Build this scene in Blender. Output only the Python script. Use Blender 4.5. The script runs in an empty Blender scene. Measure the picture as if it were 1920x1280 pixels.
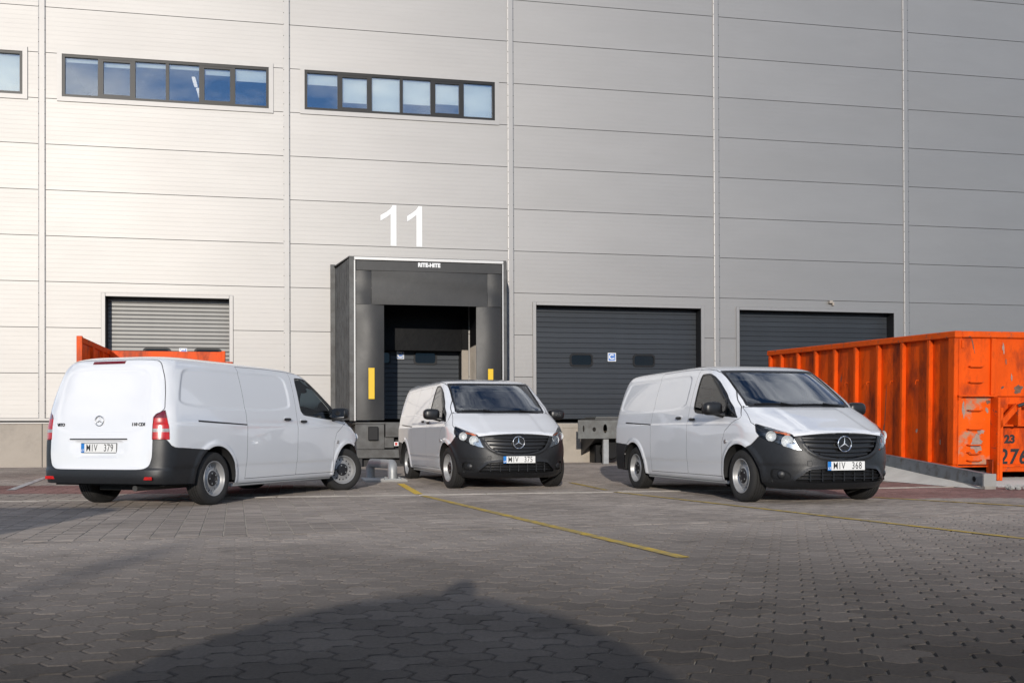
import bpy, math, random
import numpy as np
from mathutils import Vector, Matrix
R = math.radians
random.seed(7); rng = np.random.default_rng(7)
scene = bpy.context.scene
COL = scene.collection

# ---------------------------------------------------------------- camera
cam_d = bpy.data.cameras.new('camera'); cam = bpy.data.objects.new('camera', cam_d); COL.objects.link(cam)
cam_d.sensor_width = 36.0; cam_d.sensor_fit = 'HORIZONTAL'
cam_d.lens = 36.36; cam_d.clip_start = 0.05; cam_d.clip_end = 3000
cam_d.shift_y = 0.0843
cam.location = (0, 0, 0.866)
cam.rotation_mode = 'XYZ'
cam.matrix_world = Matrix.Translation((0, 0, 0.866)) @ Matrix.Rotation(R(90) + 0.00664, 4, 'X') @ Matrix.Rotation(-0.00353, 4, 'Z')
scene.camera = cam

# ---------------------------------------------------------------- light
SUN_EL = R(11.2); SUN_T = 0.03        # light travels along (SUN_T, 1, -tan el)
SKY_STRENGTH = 0.135
sun_d = bpy.data.lights.new('sun', 'SUN'); sun = bpy.data.objects.new('sun', sun_d); COL.objects.link(sun)
sun_d.energy = 2.55; sun_d.angle = R(0.53); sun_d.color = (1.0, 0.928, 0.832)
ldir = Vector((SUN_T, 1.0, -math.tan(SUN_EL))).normalized()
sun.rotation_euler = ldir.to_track_quat('-Z', 'Y').to_euler()
sun.location = (10, -60, 30)
world = bpy.data.worlds.new('World'); scene.world = world; world.use_nodes = True
wn = world.node_tree; wn.nodes.clear()
def wnode(t, **k):
    n = wn.nodes.new(t)
    for a, b in k.items(): setattr(n, a, b)
    return n
out = wnode('ShaderNodeOutputWorld'); bg = wnode('ShaderNodeBackground'); bg.inputs['Strength'].default_value = SKY_STRENGTH
sky = wnode('ShaderNodeTexSky'); sky.sky_type = 'NISHITA'; sky.sun_disc = False
sky.sun_elevation = SUN_EL; sky.sun_rotation = R(180) + math.atan(SUN_T)
sky.air_density = 0.65; sky.dust_density = 0.0; sky.ozone_density = 3.5
# scattered cumulus over the whole sky
tc = wnode('ShaderNodeTexCoord'); mp = wnode('ShaderNodeMapping'); mp.inputs['Scale'].default_value = (1.0, 1.0, 2.6)
mp.inputs['Location'].default_value = (0.35, 0.2, 0.1)
nz = wnode('ShaderNodeTexNoise'); nz.inputs['Scale'].default_value = 3.1; nz.inputs['Detail'].default_value = 9; nz.inputs['Roughness'].default_value = 0.58
rp = wnode('ShaderNodeValToRGB'); rp.color_ramp.elements[0].position = 0.445; rp.color_ramp.elements[1].position = 0.625
rp.color_ramp.elements[1].color = (0.85, 0.85, 0.85, 1)
mix = wnode('ShaderNodeMix'); mix.data_type = 'RGBA'
mix.inputs[7].default_value = (8.6, 8.8, 9.1, 1)
wn.links.new(tc.outputs['Generated'], mp.inputs['Vector']); wn.links.new(mp.outputs['Vector'], nz.inputs['Vector'])
wn.links.new(nz.outputs['Fac'], rp.inputs['Fac']); wn.links.new(rp.outputs['Color'], mix.inputs[0])
wn.links.new(sky.outputs['Color'], mix.inputs[6]); wn.links.new(mix.outputs[2], bg.inputs['Color']); wn.links.new(bg.outputs[0], out.inputs['Surface'])
vs = scene.view_settings; vs.view_transform = 'Standard'; vs.look = 'None'; vs.gamma = 1; vs.exposure = 0.22; vs.use_curve_mapping = False
try:
    scene.cycles.use_denoising = True; scene.cycles.max_bounces = 8; scene.cycles.transparent_max_bounces = 16
    scene.cycles.sample_clamp_indirect = 6
except Exception: pass

# ---------------------------------------------------------------- helpers
class MB:
    "collects faces for one mesh"
    def __init__(s): s.v = []; s.f = []
    def add(s, v, f):
        o = len(s.v); s.v += [tuple(map(float, p)) for p in v]; s.f += [tuple(i + o for i in q) for q in f]; return s
    def box(s, a, b, M=None):
        x0, y0, z0 = a; x1, y1, z1 = b
        v = [(x0,y0,z0),(x1,y0,z0),(x1,y1,z0),(x0,y1,z0),(x0,y0,z1),(x1,y0,z1),(x1,y1,z1),(x0,y1,z1)]
        if M is not None: v = [M @ Vector(p) for p in v]
        return s.add(v, [(0,3,2,1),(4,5,6,7),(0,1,5,4),(1,2,6,5),(2,3,7,6),(3,0,4,7)])
    def bbox(s, a, b, c=0.006):
        "box with chamfered edges"
        x0, y0, z0 = a; x1, y1, z1 = b
        c = min(c, (x1-x0)*.45, (y1-y0)*.45, (z1-z0)*.45)
        v = []; idx = {}
        for i, (X, dx) in enumerate(((x0, 1), (x1, -1))):
            for j, (Y, dy) in enumerate(((y0, 1), (y1, -1))):
                for k, (Z, dz) in enumerate(((z0, 1), (z1, -1))):
                    idx[i,j,k] = len(v)
                    v += [(X, Y+dy*c, Z+dz*c), (X+dx*c, Y, Z+dz*c), (X+dx*c, Y+dy*c, Z)]
        f = []
        def q(*t): f.append(t)
        I = idx
        q(I[0,0,0], I[0,0,1], I[0,1,1], I[0,1,0]); q(I[1,0,0], I[1,1,0], I[1,1,1], I[1,0,1])
        q(I[0,0,0]+1, I[1,0,0]+1, I[1,0,1]+1, I[0,0,1]+1); q(I[0,1,0]+1, I[0,1,1]+1, I[1,1,1]+1, I[1,1,0]+1)
        q(I[0,0,0]+2, I[0,1,0]+2, I[1,1,0]+2, I[1,0,0]+2); q(I[0,0,1]+2, I[1,0,1]+2, I[1,1,1]+2, I[0,1,1]+2)
        for k in (0,1):
            for (i,j) in ((0,0),(0,1),(1,0),(1,1)): pass
        for i in (0,1):
            for j in (0,1): q(I[i,j,0], I[i,j,0]+1, I[i,j,1]+1, I[i,j,1])
            for k in (0,1): q(I[i,0,k], I[i,0,k]+2, I[i,1,k]+2, I[i,1,k])
        for j in (0,1):
            for k in (0,1): q(I[0,j,k]+1, I[0,j,k]+2, I[1,j,k]+2, I[1,j,k]+1)
        for t in I.values(): q(t, t+1, t+2)
        return s.add(v, f)
    def prism(s, poly, z0, z1, M=None):
        "polygon in xy extruded along z, optionally transformed"
        n = len(poly)
        v = [(x, y, z0) for x, y in poly] + [(x, y, z1) for x, y in poly]
        if M is not None: v = [M @ Vector(p) for p in v]
        f = [tuple(range(n-1, -1, -1)), tuple(range(n, 2*n))] + [(i, (i+1) % n, (i+1) % n + n, i + n) for i in range(n)]
        return s.add(v, f)
    def tube(s, pts, r, n=10, cap=True):
        pts = [Vector(p) for p in pts]; rr = r if isinstance(r, (list, tuple)) else [r]*len(pts)
        rings = []; up = Vector((0, 0, 1)); prev = None
        for i, p in enumerate(pts):
            d = (pts[min(i+1, len(pts)-1)] - pts[max(i-1, 0)]).normalized()
            if prev is None:
                a = d.cross(up)
                if a.length < 1e-3: a = d.cross(Vector((1, 0, 0)))
                a.normalize()
            else:
                a = prev - d*prev.dot(d); a.normalize()
            prev = a; b = d.cross(a)
            rings.append([p + (a*math.cos(2*math.pi*k/n) + b*math.sin(2*math.pi*k/n))*rr[i] for k in range(n)])
        v = [q for ring in rings for q in ring]; f = []
        for i in range(len(pts)-1):
            for k in range(n): f.append((i*n+k, i*n+(k+1) % n, (i+1)*n+(k+1) % n, (i+1)*n+k))
        if cap: f.append(tuple(range(n-1, -1, -1))); f.append(tuple((len(pts)-1)*n + k for k in range(n)))
        return s.add(v, f)
    def lathe(s, prof, n=32, M=None, close=False):
        "profile (r, h) about local y axis"
        v = []; f = []; m = len(prof)
        for k in range(n):
            a = 2*math.pi*k/n
            for r, h in prof: v.append((r*math.cos(a), h, r*math.sin(a)))
        for k in range(n):
            k2 = (k+1) % n
            for i in range(m-1 + (1 if close else 0)):
                j = (i+1) % m
                f.append((k*m+i, k*m+j, k2*m+j, k2*m+i))
        if M is not None: v = [M @ Vector(p) for p in v]
        return s.add(v, f)
    def build(s, name, mat=None, parent=None, smooth=None):
        me = bpy.data.meshes.new(name); me.from_pydata(s.v, [], s.f); me.update()
        return mkobj(name, me, mat, parent, smooth)
def mkobj(name, me, mat=None, parent=None, smooth=None):
    if smooth is not None:
        me.polygons.foreach_set('use_smooth', np.ones(len(me.polygons), bool))
        if smooth < 180:
            try: me.set_sharp_from_angle(angle=R(smooth))
            except Exception: pass
    if mat is not None: me.materials.append(M_[mat] if isinstance(mat, str) else mat)
    o = bpy.data.objects.new(name, me); COL.objects.link(o)
    if parent is not None: o.parent = parent
    return o
def npmesh(name, V, F, mat=None, parent=None, smooth=None, attr=None):
    "V (n,3) floats, F (m,k) ints: one polygon size"
    me = bpy.data.meshes.new(name); V = np.asarray(V, np.float32); F = np.asarray(F, np.int32)
    me.vertices.add(len(V)); me.vertices.foreach_set('co', V.ravel())
    k = F.shape[1]; me.loops.add(F.size); me.loops.foreach_set('vertex_index', F.ravel())
    me.polygons.add(len(F)); me.polygons.foreach_set('loop_start', np.arange(0, F.size, k, dtype=np.int32))
    if attr is not None:
        at = me.attributes.new('tint', 'FLOAT', 'FACE'); at.data.foreach_set('value', np.asarray(attr, np.float32))
    if smooth is None: me.polygons.foreach_set('use_smooth', np.zeros(len(F), bool))
    me.update(calc_edges=True); me.validate()
    return mkobj(name, me, mat, parent, smooth)
def tag(o, label=None, cat=None, group=None, kind=None):
    if label: o['label'] = label
    if cat: o['category'] = cat
    if group: o['group'] = group
    if kind: o['kind'] = kind
    return o
def empty(name, loc=(0,0,0), rz=0, label=None, cat=None, group=None):
    o = bpy.data.objects.new(name, None); COL.objects.link(o); o.location = loc; o.rotation_euler = (0, 0, rz); o.empty_display_size = .3
    return tag(o, label, cat, group)
def copy_tree(o, parent=None):
    c = o.copy(); COL.objects.link(c)
    if parent is not None: c.parent = parent
    for ch in list(o.children): copy_tree(ch, c)
    return c
def text_mesh(s, size, extrude=0.002, align='CENTER', bold=0.0, shear=0.0, sx=1.0, spacing=1.0):
    cu = bpy.data.curves.new('lettering', 'FONT'); cu.body = s; cu.size = size; cu.extrude = extrude; cu.align_x = align; cu.align_y = 'CENTER'
    cu.offset = bold; cu.shear = shear; cu.resolution_u = 3; cu.space_character = spacing
    o = bpy.data.objects.new('lettering', cu); COL.objects.link(o)
    dg = bpy.context.evaluated_depsgraph_get(); me = bpy.data.meshes.new_from_object(o.evaluated_get(dg))
    bpy.data.objects.remove(o); bpy.data.curves.remove(cu)
    if sx != 1.0:
        for v in me.vertices: v.co.x *= sx
    return me
def text_obj(name, s, size, mat, parent, Mx, **k):
    me = text_mesh(s, size, **k); me.transform(Mx); me.materials.clear()
    return mkobj(name, me, mat, parent)

# ---------------------------------------------------------------- materials
M_ = {}
def mat(name, base, rough=.5, metal=0., spec=.5, coat=0., coat_r=.05, var=0., var_scale=6., dark=None, dark_amt=0., dark_scale=3., bump=0., bump_scale=60., diff_r=0., rvar=0., emis=None, emis_s=0., aniso=None, stretch=(1,1,1), dark_sharp=.12, orand=0., bstretch=None):
    m = bpy.data.materials.new(name); m.use_nodes = True; nt = m.node_tree; b = nt.nodes['Principled BSDF']
    L = nt.links.new
    b.inputs['Base Color'].default_value = (*base, 1); b.inputs['Roughness'].default_value = rough; b.inputs['Metallic'].default_value = metal
    b.inputs['Specular IOR Level'].default_value = spec; b.inputs['Coat Weight'].default_value = coat; b.inputs['Coat Roughness'].default_value = coat_r
    if 'Diffuse Roughness' in b.inputs: b.inputs['Diffuse Roughness'].default_value = diff_r
    if emis: b.inputs['Emission Color'].default_value = (*emis, 1); b.inputs['Emission Strength'].default_value = emis_s
    tc = nt.nodes.new('ShaderNodeTexCoord'); mp = nt.nodes.new('ShaderNodeMapping'); mp.inputs['Scale'].default_value = stretch
    L(tc.outputs['Object'], mp.inputs['Vector'])
    col = None
    def noise(sc, det=5., ro=.6):
        n = nt.nodes.new('ShaderNodeTexNoise'); n.inputs['Scale'].default_value = sc; n.inputs['Detail'].default_value = det; n.inputs['Roughness'].default_value = ro
        L(mp.outputs['Vector'], n.inputs['Vector']); return n
    if var > 0:
        n = noise(var_scale); mr = nt.nodes.new('ShaderNodeMapRange'); mr.inputs[1].default_value = .25; mr.inputs[2].default_value = .75; mr.inputs[3].default_value = 1-var; mr.inputs[4].default_value = 1+var
        L(n.outputs['Fac'], mr.inputs[0])
        mu = nt.nodes.new('ShaderNodeMix'); mu.data_type = 'RGBA'; mu.blend_type = 'MULTIPLY'; mu.inputs[0].default_value = 1
        mu.inputs[6].default_value = (*base, 1); L(mr.outputs[0], mu.inputs[7]); col = mu.outputs[2]
        if rvar:
            mr2 = nt.nodes.new('ShaderNodeMapRange'); mr2.inputs[1].default_value = .25; mr2.inputs[2].default_value = .75; mr2.inputs[3].default_value = rough-rvar; mr2.inputs[4].default_value = rough+rvar
            L(n.outputs['Fac'], mr2.inputs[0]); L(mr2.outputs[0], b.inputs['Roughness'])
    if dark is not None:
        n = noise(dark_scale, 8., .68); rp = nt.nodes.new('ShaderNodeMapRange'); rp.inputs[1].default_value = 1-dark_amt-dark_sharp; rp.inputs[2].default_value = 1-dark_amt+dark_sharp; rp.clamp = True
        rp.inputs[1].default_value = .5+(.5-dark_amt)*.5-dark_sharp*.5; rp.inputs[2].default_value = .5+(.5-dark_amt)*.5+dark_sharp*.5
        L(n.outputs['Fac'], rp.inputs[0])
        mu = nt.nodes.new('ShaderNodeMix'); mu.data_type = 'RGBA'
        L(rp.outputs[0], mu.inputs[0])
        if col is None: mu.inputs[6].default_value = (*base, 1)
        else: L(col, mu.inputs[6])
        mu.inputs[7].default_value = (*dark, 1); col = mu.outputs[2]
    if orand > 0:
        oi = nt.nodes.new('ShaderNodeObjectInfo'); mr = nt.nodes.new('ShaderNodeMapRange'); mr.inputs[3].default_value = 1-orand; mr.inputs[4].default_value = 1+orand; L(oi.outputs['Random'], mr.inputs[0])
        mu = nt.nodes.new('ShaderNodeMix'); mu.data_type = 'RGBA'; mu.blend_type = 'MULTIPLY'; mu.inputs[0].default_value = 1
        if col is None: mu.inputs[6].default_value = (*base, 1)
        else: L(col, mu.inputs[6])
        L(mr.outputs[0], mu.inputs[7]); col = mu.outputs[2]
    if col is not None: L(col, b.inputs['Base Color'])
    if bump > 0:
        n = noise(bump_scale, 4.); bp = nt.nodes.new('ShaderNodeBump'); bp.inputs['Strength'].default_value = bump; bp.inputs['Distance'].default_value = .01
        L(n.outputs['Fac'], bp.inputs['Height']); L(bp.outputs['Normal'], b.inputs['Normal'])
    M_[name] = m; return m
def glass_mat(name, tint, refl=.06, rough=0.0, boost=1.0):
    "window pane: tinted see-through plus mirror reflection"
    m = bpy.data.materials.new(name); m.use_nodes = True; nt = m.node_tree; nt.nodes.clear(); L = nt.links.new
    o = nt.nodes.new('ShaderNodeOutputMaterial'); t = nt.nodes.new('ShaderNodeBsdfTransparent'); t.inputs[0].default_value = (*tint, 1)
    g = nt.nodes.new('ShaderNodeBsdfGlossy'); g.inputs['Roughness'].default_value = rough; g.inputs[0].default_value = (.95, .97, 1, 1)
    fr = nt.nodes.new('ShaderNodeFresnel'); fr.inputs['IOR'].default_value = 1.5
    ma = nt.nodes.new('ShaderNodeMath'); ma.operation = 'MULTIPLY_ADD'; ma.inputs[1].default_value = boost; ma.inputs[2].default_value = refl; ma.use_clamp = True
    mx = nt.nodes.new('ShaderNodeMixShader'); L(fr.outputs[0], ma.inputs[0]); L(ma.outputs[0], mx.inputs[0]); L(t.outputs[0], mx.inputs[1]); L(g.outputs[0], mx.inputs[2]); L(mx.outputs[0], o.inputs['Surface'])
    M_[name] = m; return m
def paver_mat(name, c1, c2, joint=False):
    m = mat(name, c1, rough=.85, spec=.05, diff_r=.25)
    nt = m.node_tree; L = nt.links.new; b = nt.nodes['Principled BSDF']
    geo = nt.nodes.new('ShaderNodeNewGeometry')
    at = nt.nodes.new('ShaderNodeAttribute'); at.attribute_name = 'tint'
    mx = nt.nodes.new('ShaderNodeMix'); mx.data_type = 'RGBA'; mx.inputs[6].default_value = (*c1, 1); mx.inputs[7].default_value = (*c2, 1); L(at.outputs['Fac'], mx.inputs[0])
    def noise(sc, d, r):
        n = nt.nodes.new('ShaderNodeTexNoise'); n.inputs['Scale'].default_value = sc; n.inputs['Detail'].default_value = d; n.inputs['Roughness'].default_value = r; L(geo.outputs['Position'], n.inputs['Vector']); return n
    big = noise(.45, 5, .62); r1 = nt.nodes.new('ShaderNodeMapRange'); r1.inputs[1].default_value = .3; r1.inputs[2].default_value = .72; r1.inputs[3].default_value = .72; r1.inputs[4].default_value = 1.25; L(big.outputs[0], r1.inputs[0])
    fine = noise(55, 5, .7); r2 = nt.nodes.new('ShaderNodeMapRange'); r2.inputs[1].default_value = .3; r2.inputs[2].default_value = .7; r2.inputs[3].default_value = .8; r2.inputs[4].default_value = 1.2; L(fine.outputs[0], r2.inputs[0])
    mm = nt.nodes.new('ShaderNodeMath'); mm.operation = 'MULTIPLY'; L(r1.outputs[0], mm.inputs[0]); L(r2.outputs[0], mm.inputs[1])
    st = noise(1.7, 6, .6); r3 = nt.nodes.new('ShaderNodeMapRange'); r3.inputs[1].default_value = .62; r3.inputs[2].default_value = .75; r3.inputs[3].default_value = 1; r3.inputs[4].default_value = .55; L(st.outputs[0], r3.inputs[0])
    m3 = nt.nodes.new('ShaderNodeMath'); m3.operation = 'MULTIPLY'; L(mm.outputs[0], m3.inputs[0]); L(r3.outputs[0], m3.inputs[1])
    mu = nt.nodes.new('ShaderNodeMix'); mu.data_type = 'RGBA'; mu.blend_type = 'MULTIPLY'; mu.inputs[0].default_value = 1; L(mx.outputs[2], mu.inputs[6]); L(m3.outputs[0], mu.inputs[7])
    L(mu.outputs[2], b.inputs['Base Color'])
    bp = nt.nodes.new('ShaderNodeBump'); bp.inputs['Strength'].default_value = .5; bp.inputs['Distance'].default_value = .004
    n4 = noise(160, 3, .7); L(n4.outputs[0], bp.inputs['Height']); L(bp.outputs[0], b.inputs['Normal'])
    return m

mat('cladding', (.338, .327, .315), rough=.545, metal=.95, var=.02, var_scale=.9, rvar=.012, stretch=(.25, 1, .9), orand=.025, dark=(.305, .295, .283), dark_amt=.26, dark_scale=1.1, dark_sharp=.5, bump=.045, bump_scale=1.3)
mat('trim', (.33, .32, .31), rough=.55, metal=.9, var=.03)
mat('joint_dark', (.05, .05, .05), rough=.8)
mat('plinth', (.42, .37, .31), rough=.85, var=.08, var_scale=2.5, dark=(.28, .25, .21), dark_amt=.25, dark_scale=1.2, dark_sharp=.3, bump=.2, bump_scale=40)
mat('white_paint', (.82, .82, .80), rough=.5)
mat('edge_alu', (.55, .54, .52), rough=.45, metal=.3)
mat('black_reveal', (.012, .012, .013), rough=.6)
mat('door_light', (.20, .197, .188), rough=.48, metal=.35, var=.06, var_scale=3, orand=.04)
mat('door_grey', (.034, .039, .046), rough=.45, metal=.2, spec=.35, var=.12, var_scale=2, stretch=(1, 1, 4), orand=.10)
mat('frame_dark', (.012, .0115, .011), rough=.4, spec=.3)
mat('rubber', (.007, .007, .008), rough=.5, spec=.3)
mat('tarp', (.024, .023, .022), rough=.45, spec=.45, var=.3, var_scale=1.2, rvar=.06, bump=.5, bump_scale=1.5)
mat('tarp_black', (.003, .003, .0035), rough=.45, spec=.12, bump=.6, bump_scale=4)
mat('yellow', (.80, .50, .005), rough=.5)
mat('yellow_road', (.66, .42, .025), rough=.8, dark=(.24, .20, .13), dark_amt=.47, dark_scale=7, dark_sharp=.3)
mat('white_road', (.62, .60, .56), rough=.8, dark=(.2, .19, .18), dark_amt=.42, dark_scale=8, dark_sharp=.25)
mat('kerb', (.33, .30, .265), rough=.85, var=.25, var_scale=5, bump=.3, diff_r=1, orand=.15)
mat('sand', (.16, .145, .12), rough=.95, var=.3, var_scale=7, diff_r=1)
mat('pale_sand', (.27, .24, .20), rough=.95, var=.35, var_scale=3, diff_r=.6)
mat('concrete', (.36, .35, .33), rough=.85, var=.15, var_scale=2, bump=.3, diff_r=1)
mat('galv', (.36, .37, .37), rough=.5, metal=.45, var=.15, var_scale=9)
mat('galv_dark', (.095, .095, .092), rough=.55, metal=.3, var=.2, var_scale=5, dark=(.05, .046, .042), dark_amt=.35, dark_scale=3, dark_sharp=.3)
mat('galv_mid', (.17, .175, .165), rough=.6, metal=.2, var=.2, var_scale=5, dark=(.10, .095, .085), dark_amt=.35, dark_scale=3, dark_sharp=.3)
mat('steel_grey', (.22, .24, .25), rough=.6, metal=.1, var=.15, var_scale=4, dark=(.12, .11, .10), dark_amt=.3, dark_scale=6, dark_sharp=.2)
mat('dark_steel', (.03, .03, .032), rough=.6, metal=.3)
mat('blind', (.80, .82, .78), rough=.8)
mat('room', (.012, .014, .016), rough=.9)
mat('lamp_lit', (1, 1, 1), emis=(1, .90, .78), emis_s=1.0)
glass_mat('pane', (.90, .93, .93), refl=.20)
mat('door_pane', (.004, .004, .005), rough=.06, spec=.25)
mat('orange', (.78, .086, .001), rough=.5, spec=.2, var=.2, var_scale=1.8, dark=(.22, .03, .008), dark_amt=.36, dark_scale=2.6, dark_sharp=.22, rvar=.06, bump=.25, bump_scale=2.0, stretch=(1, 1, .4))
mat('scrape', (.16, .09, .06), rough=.7, var=.4, var_scale=20)
mat('bare_steel', (.34, .25, .20), rough=.6, var=.3, var_scale=20)
mat('orange_worn', (.80, .105, .003), rough=.5, spec=.2, var=.12, var_scale=3, dark=(.42, .26, .17), dark_amt=.40, dark_scale=2.2, dark_sharp=.10)
mat('rust_edge', (.72, .085, .003), rough=.6, spec=.2, var=.15, dark=(.18, .08, .05), dark_amt=.27, dark_scale=9, dark_sharp=.10)
mat('black_paint', (.02, .02, .02), rough=.6)
mat('sign_blue', (.10, .22, .55), rough=.4)
mat('red_mark', (.55, .05, .04), rough=.5)
paver_mat('paver', (.044, .039, .0345), (.335, .291, .254))  # dark near the camera to pale far off: grazing brightening put into the colour
paver_mat('paver_pale', (.215, .187, .164), (.325, .283, .248))  # paler base carries the painted brightening of the farther ground
paver_mat('paver_red', (.19, .11, .098), (.25, .15, .135))
# ================================================================ the setting
PHI = R(11.603); W0 = np.array([-11.776, 25.942])
UDIR = np.array([math.cos(PHI), math.sin(PHI)]); NDIR = np.array([math.sin(PHI), -math.cos(PHI)])   # along the wall / out of it
def wp(u, off=0.0): return W0 + UDIR*u + NDIR*off
CURB_OFF = float((np.array([0, 15.24]) - W0) @ NDIR)          # distance of the kerb strip from the wall
def gz(x, y):
    "ground height: level yard, apron rising gently to the wall"
    off = (np.asarray(x) - W0[0])*NDIR[0] + (np.asarray(y) - W0[1])*NDIR[1]
    return np.clip((CURB_OFF - off)/CURB_OFF, 0, 1)*0.10

# ground sheet (sand bed below the pavers), reaching the horizon
gx = np.concatenate([[-1500, -400, -120, -60, -40], np.arange(-30, 31, 2.0), [40, 60, 120, 400, 1500]])
gy = np.concatenate([[-1500, -400, -120, -60, -30], np.arange(-20, 40, 1.5), [60, 120, 400, 1500]])
GX, GY = np.meshgrid(gx, gy); GZ = gz(GX, GY) - 0.0105
gv = np.stack([GX, GY, GZ], -1).reshape(-1, 3); nx = len(gx); ii = np.arange(len(gy)-1)[:, None]*nx + np.arange(nx-1)[None, :]
ground = npmesh('ground', gv, np.stack([ii, ii+1, ii+nx+1, ii+nx], -1).reshape(-1, 4), 'sand')
tag(ground, 'grey block paved loading yard of interlocking concrete pavers', 'paving', kind='structure')

def tiles(poly, centres, inset=.0025, ch=.0075, drop=.0080, tint=None, jit=.0012, zoff=0.):
    "chamfered pavers: poly (k,2) outline ccw, centres (n,2) -> V, F(list), tints"
    P = np.asarray(poly, float); k = len(P)
    def off(d):
        a = np.roll(P, 1, 0); b = np.roll(P, -1, 0)
        e1 = P - a; e2 = b - P; n1 = np.stack([-e1[:, 1], e1[:, 0]], -1); n2 = np.stack([-e2[:, 1], e2[:, 0]], -1)
        n1 /= np.linalg.norm(n1, axis=1)[:, None]; n2 /= np.linalg.norm(n2, axis=1)[:, None]
        m = (n1 + n2); m /= np.maximum((m*n1).sum(1), .3)[:, None]*np.linalg.norm(m, axis=1)[:, None]/np.linalg.norm(m, axis=1)[:, None]
        return P + m*d
    top = off(inset + ch); mid = off(inset)
    n = len(centres); C = np.asarray(centres)
    zz = gz(C[:, 0], C[:, 1]) + zoff + rng.uniform(-jit, jit, n)
    tilt = rng.normal(0, .006, (n, 2))
    def lay(Q, dz):
        xy = C[:, None, :] + Q[None]; z = zz[:, None] + dz + (Q[None]*tilt[:, None, :]).sum(-1)
        return np.concatenate([xy, z[..., None]], -1)
    V = np.concatenate([lay(top, 0), lay(mid, -drop)], 1)          # (n, 2k, 3)
    return V
def rot(P, a): c, s = math.cos(a), math.sin(a); return np.asarray(P) @ np.array([[c, s], [-s, c]])
PA = R(15.0)
s_ = .08; h_ = s_*math.sqrt(3)/2
# three fused hexagons: outline of the paver
TRI = np.array([(-.5*s_, h_), (.5*s_, h_), (s_, 0), (2*s_, 0), (2.5*s_, -h_), (2*s_, -2*h_), (s_, -2*h_), (.5*s_, -3*h_), (-.5*s_, -3*h_), (-s_, -2*h_), (-.5*s_, -h_), (-s_, 0)])
TRI = TRI[::-1] - np.array([.6*s_, -h_])
TRI_T = [(0,1,10,11)]
def mesh_tris(V, name, k, mat_, parent, tint):
    "n tiles -> one mesh: triangulated tops plus chamfer quads split into triangles"
    n = len(V); base = (np.arange(n)*2*k)[:, None, None]
    cap = np.array(CAPS[k]); q = np.array([(i, i+k, (i+1) % k + k) for i in range(k)] + [(i, (i+1) % k + k, (i+1) % k) for i in range(k)])
    F = np.concatenate([cap, q], 0)[None] + base
    return npmesh(name, V.reshape(-1, 3), F.reshape(-1, 3), mat_, parent, attr=np.repeat(tint, len(cap) + 2*k))
from mathutils.geometry import tessellate_polygon
CAPS = {12: [tuple(t) for t in tessellate_polygon([[Vector((x, y, 0)) for x, y in TRI]])], 4: [(0, 1, 2), (0, 2, 3)]}
def fixw(caps, P):
    o = []
    for a, b, c in caps:
        A, B, C_ = P[a], P[b], P[c]
        o.append((a, b, c) if (B[0]-A[0])*(C_[1]-A[1]) - (B[1]-A[1])*(C_[0]-A[0]) > 0 else (a, c, b))
    return o
CAPS[12] = fixw(CAPS[12], TRI)
# near field: fused hexagon pavers up to v = 9.5 in the paving's own frame
def to_world(uv): return rot(uv, PA)
def to_uv(xy): return rot(xy, -PA)
VT = 9.30
cs = []
for j in range(-20, 60):
    for i in range(-60, 60):
        u = i*3*s_ + (j % 2)*1.5*s_; v = j*2.598*s_
        cs.append((u, v))
cs = np.array(cs); w = to_world(cs)
keep = (cs[:, 1] < VT) & (w[:, 1] > .2) & (np.abs(w[:, 0]) < 1.6 + .62*np.maximum(w[:, 1], 0))
cs = cs[keep]; w = w[keep]
px = w[:, 0]/w[:, 1]*1939; py_ = .866/w[:, 1]*1939
vis = (np.abs(px) < 960 + 60) & (py_ < 470)
order = np.argsort(np.where(vis, w[:, 1], 1e3 + w[:, 1]))
near, rest = order[:300], order[300:]
TRIW = rot(TRI, PA)
Vn = tiles(TRIW, w[near])
tone_and_sheen = lambda idx: .15*rng.beta(2, 2, len(idx)) + .74*np.clip((cs[idx, 1] - 3.2)/5.8, 0, 1)  # random tone plus painted grazing-light brightening, rising away from the camera
tn = tone_and_sheen(near)
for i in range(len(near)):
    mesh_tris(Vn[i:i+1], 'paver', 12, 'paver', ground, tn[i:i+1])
o = mesh_tris(tiles(TRIW, w[rest]), 'paving', 12, 'paver', ground, tone_and_sheen(rest)); tag(o, kind='stuff')
# rectangular pavers beyond, up to the kerb strip, then the apron to the wall
REC = np.array([(-.1, -.05), (.1, -.05), (.1, .05), (-.1, .05)])
def rect_field(ang, u0, u1, v0, v1, test):
    us = np.arange(u0, u1, .2); vs_ = np.arange(v0, v1, .1); U, Vv = np.meshgrid(us, vs_); c = np.stack([U.ravel(), Vv.ravel()], -1)
    c = rot(c, ang); return c[test(c)]
off_of = lambda c: (c - W0) @ NDIR
c1 = rect_field(PA, -9, 14, VT + .06, 19, lambda c: (off_of(c) > CURB_OFF + .13) & (np.abs(c[:, 0]) < 2 + .60*c[:, 1]))
c0 = rect_field(PA, -9, 14, VT - .44, VT + .05, lambda c: np.abs(c[:, 0]) < 2 + .60*c[:, 1])
c2 = rect_field(PHI, -13, 24, 12, 32, lambda c: (off_of(c) < CURB_OFF - .13) & (off_of(c) > .1) & (np.abs(c[:, 0]) < 2 + .58*c[:, 1]))
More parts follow.
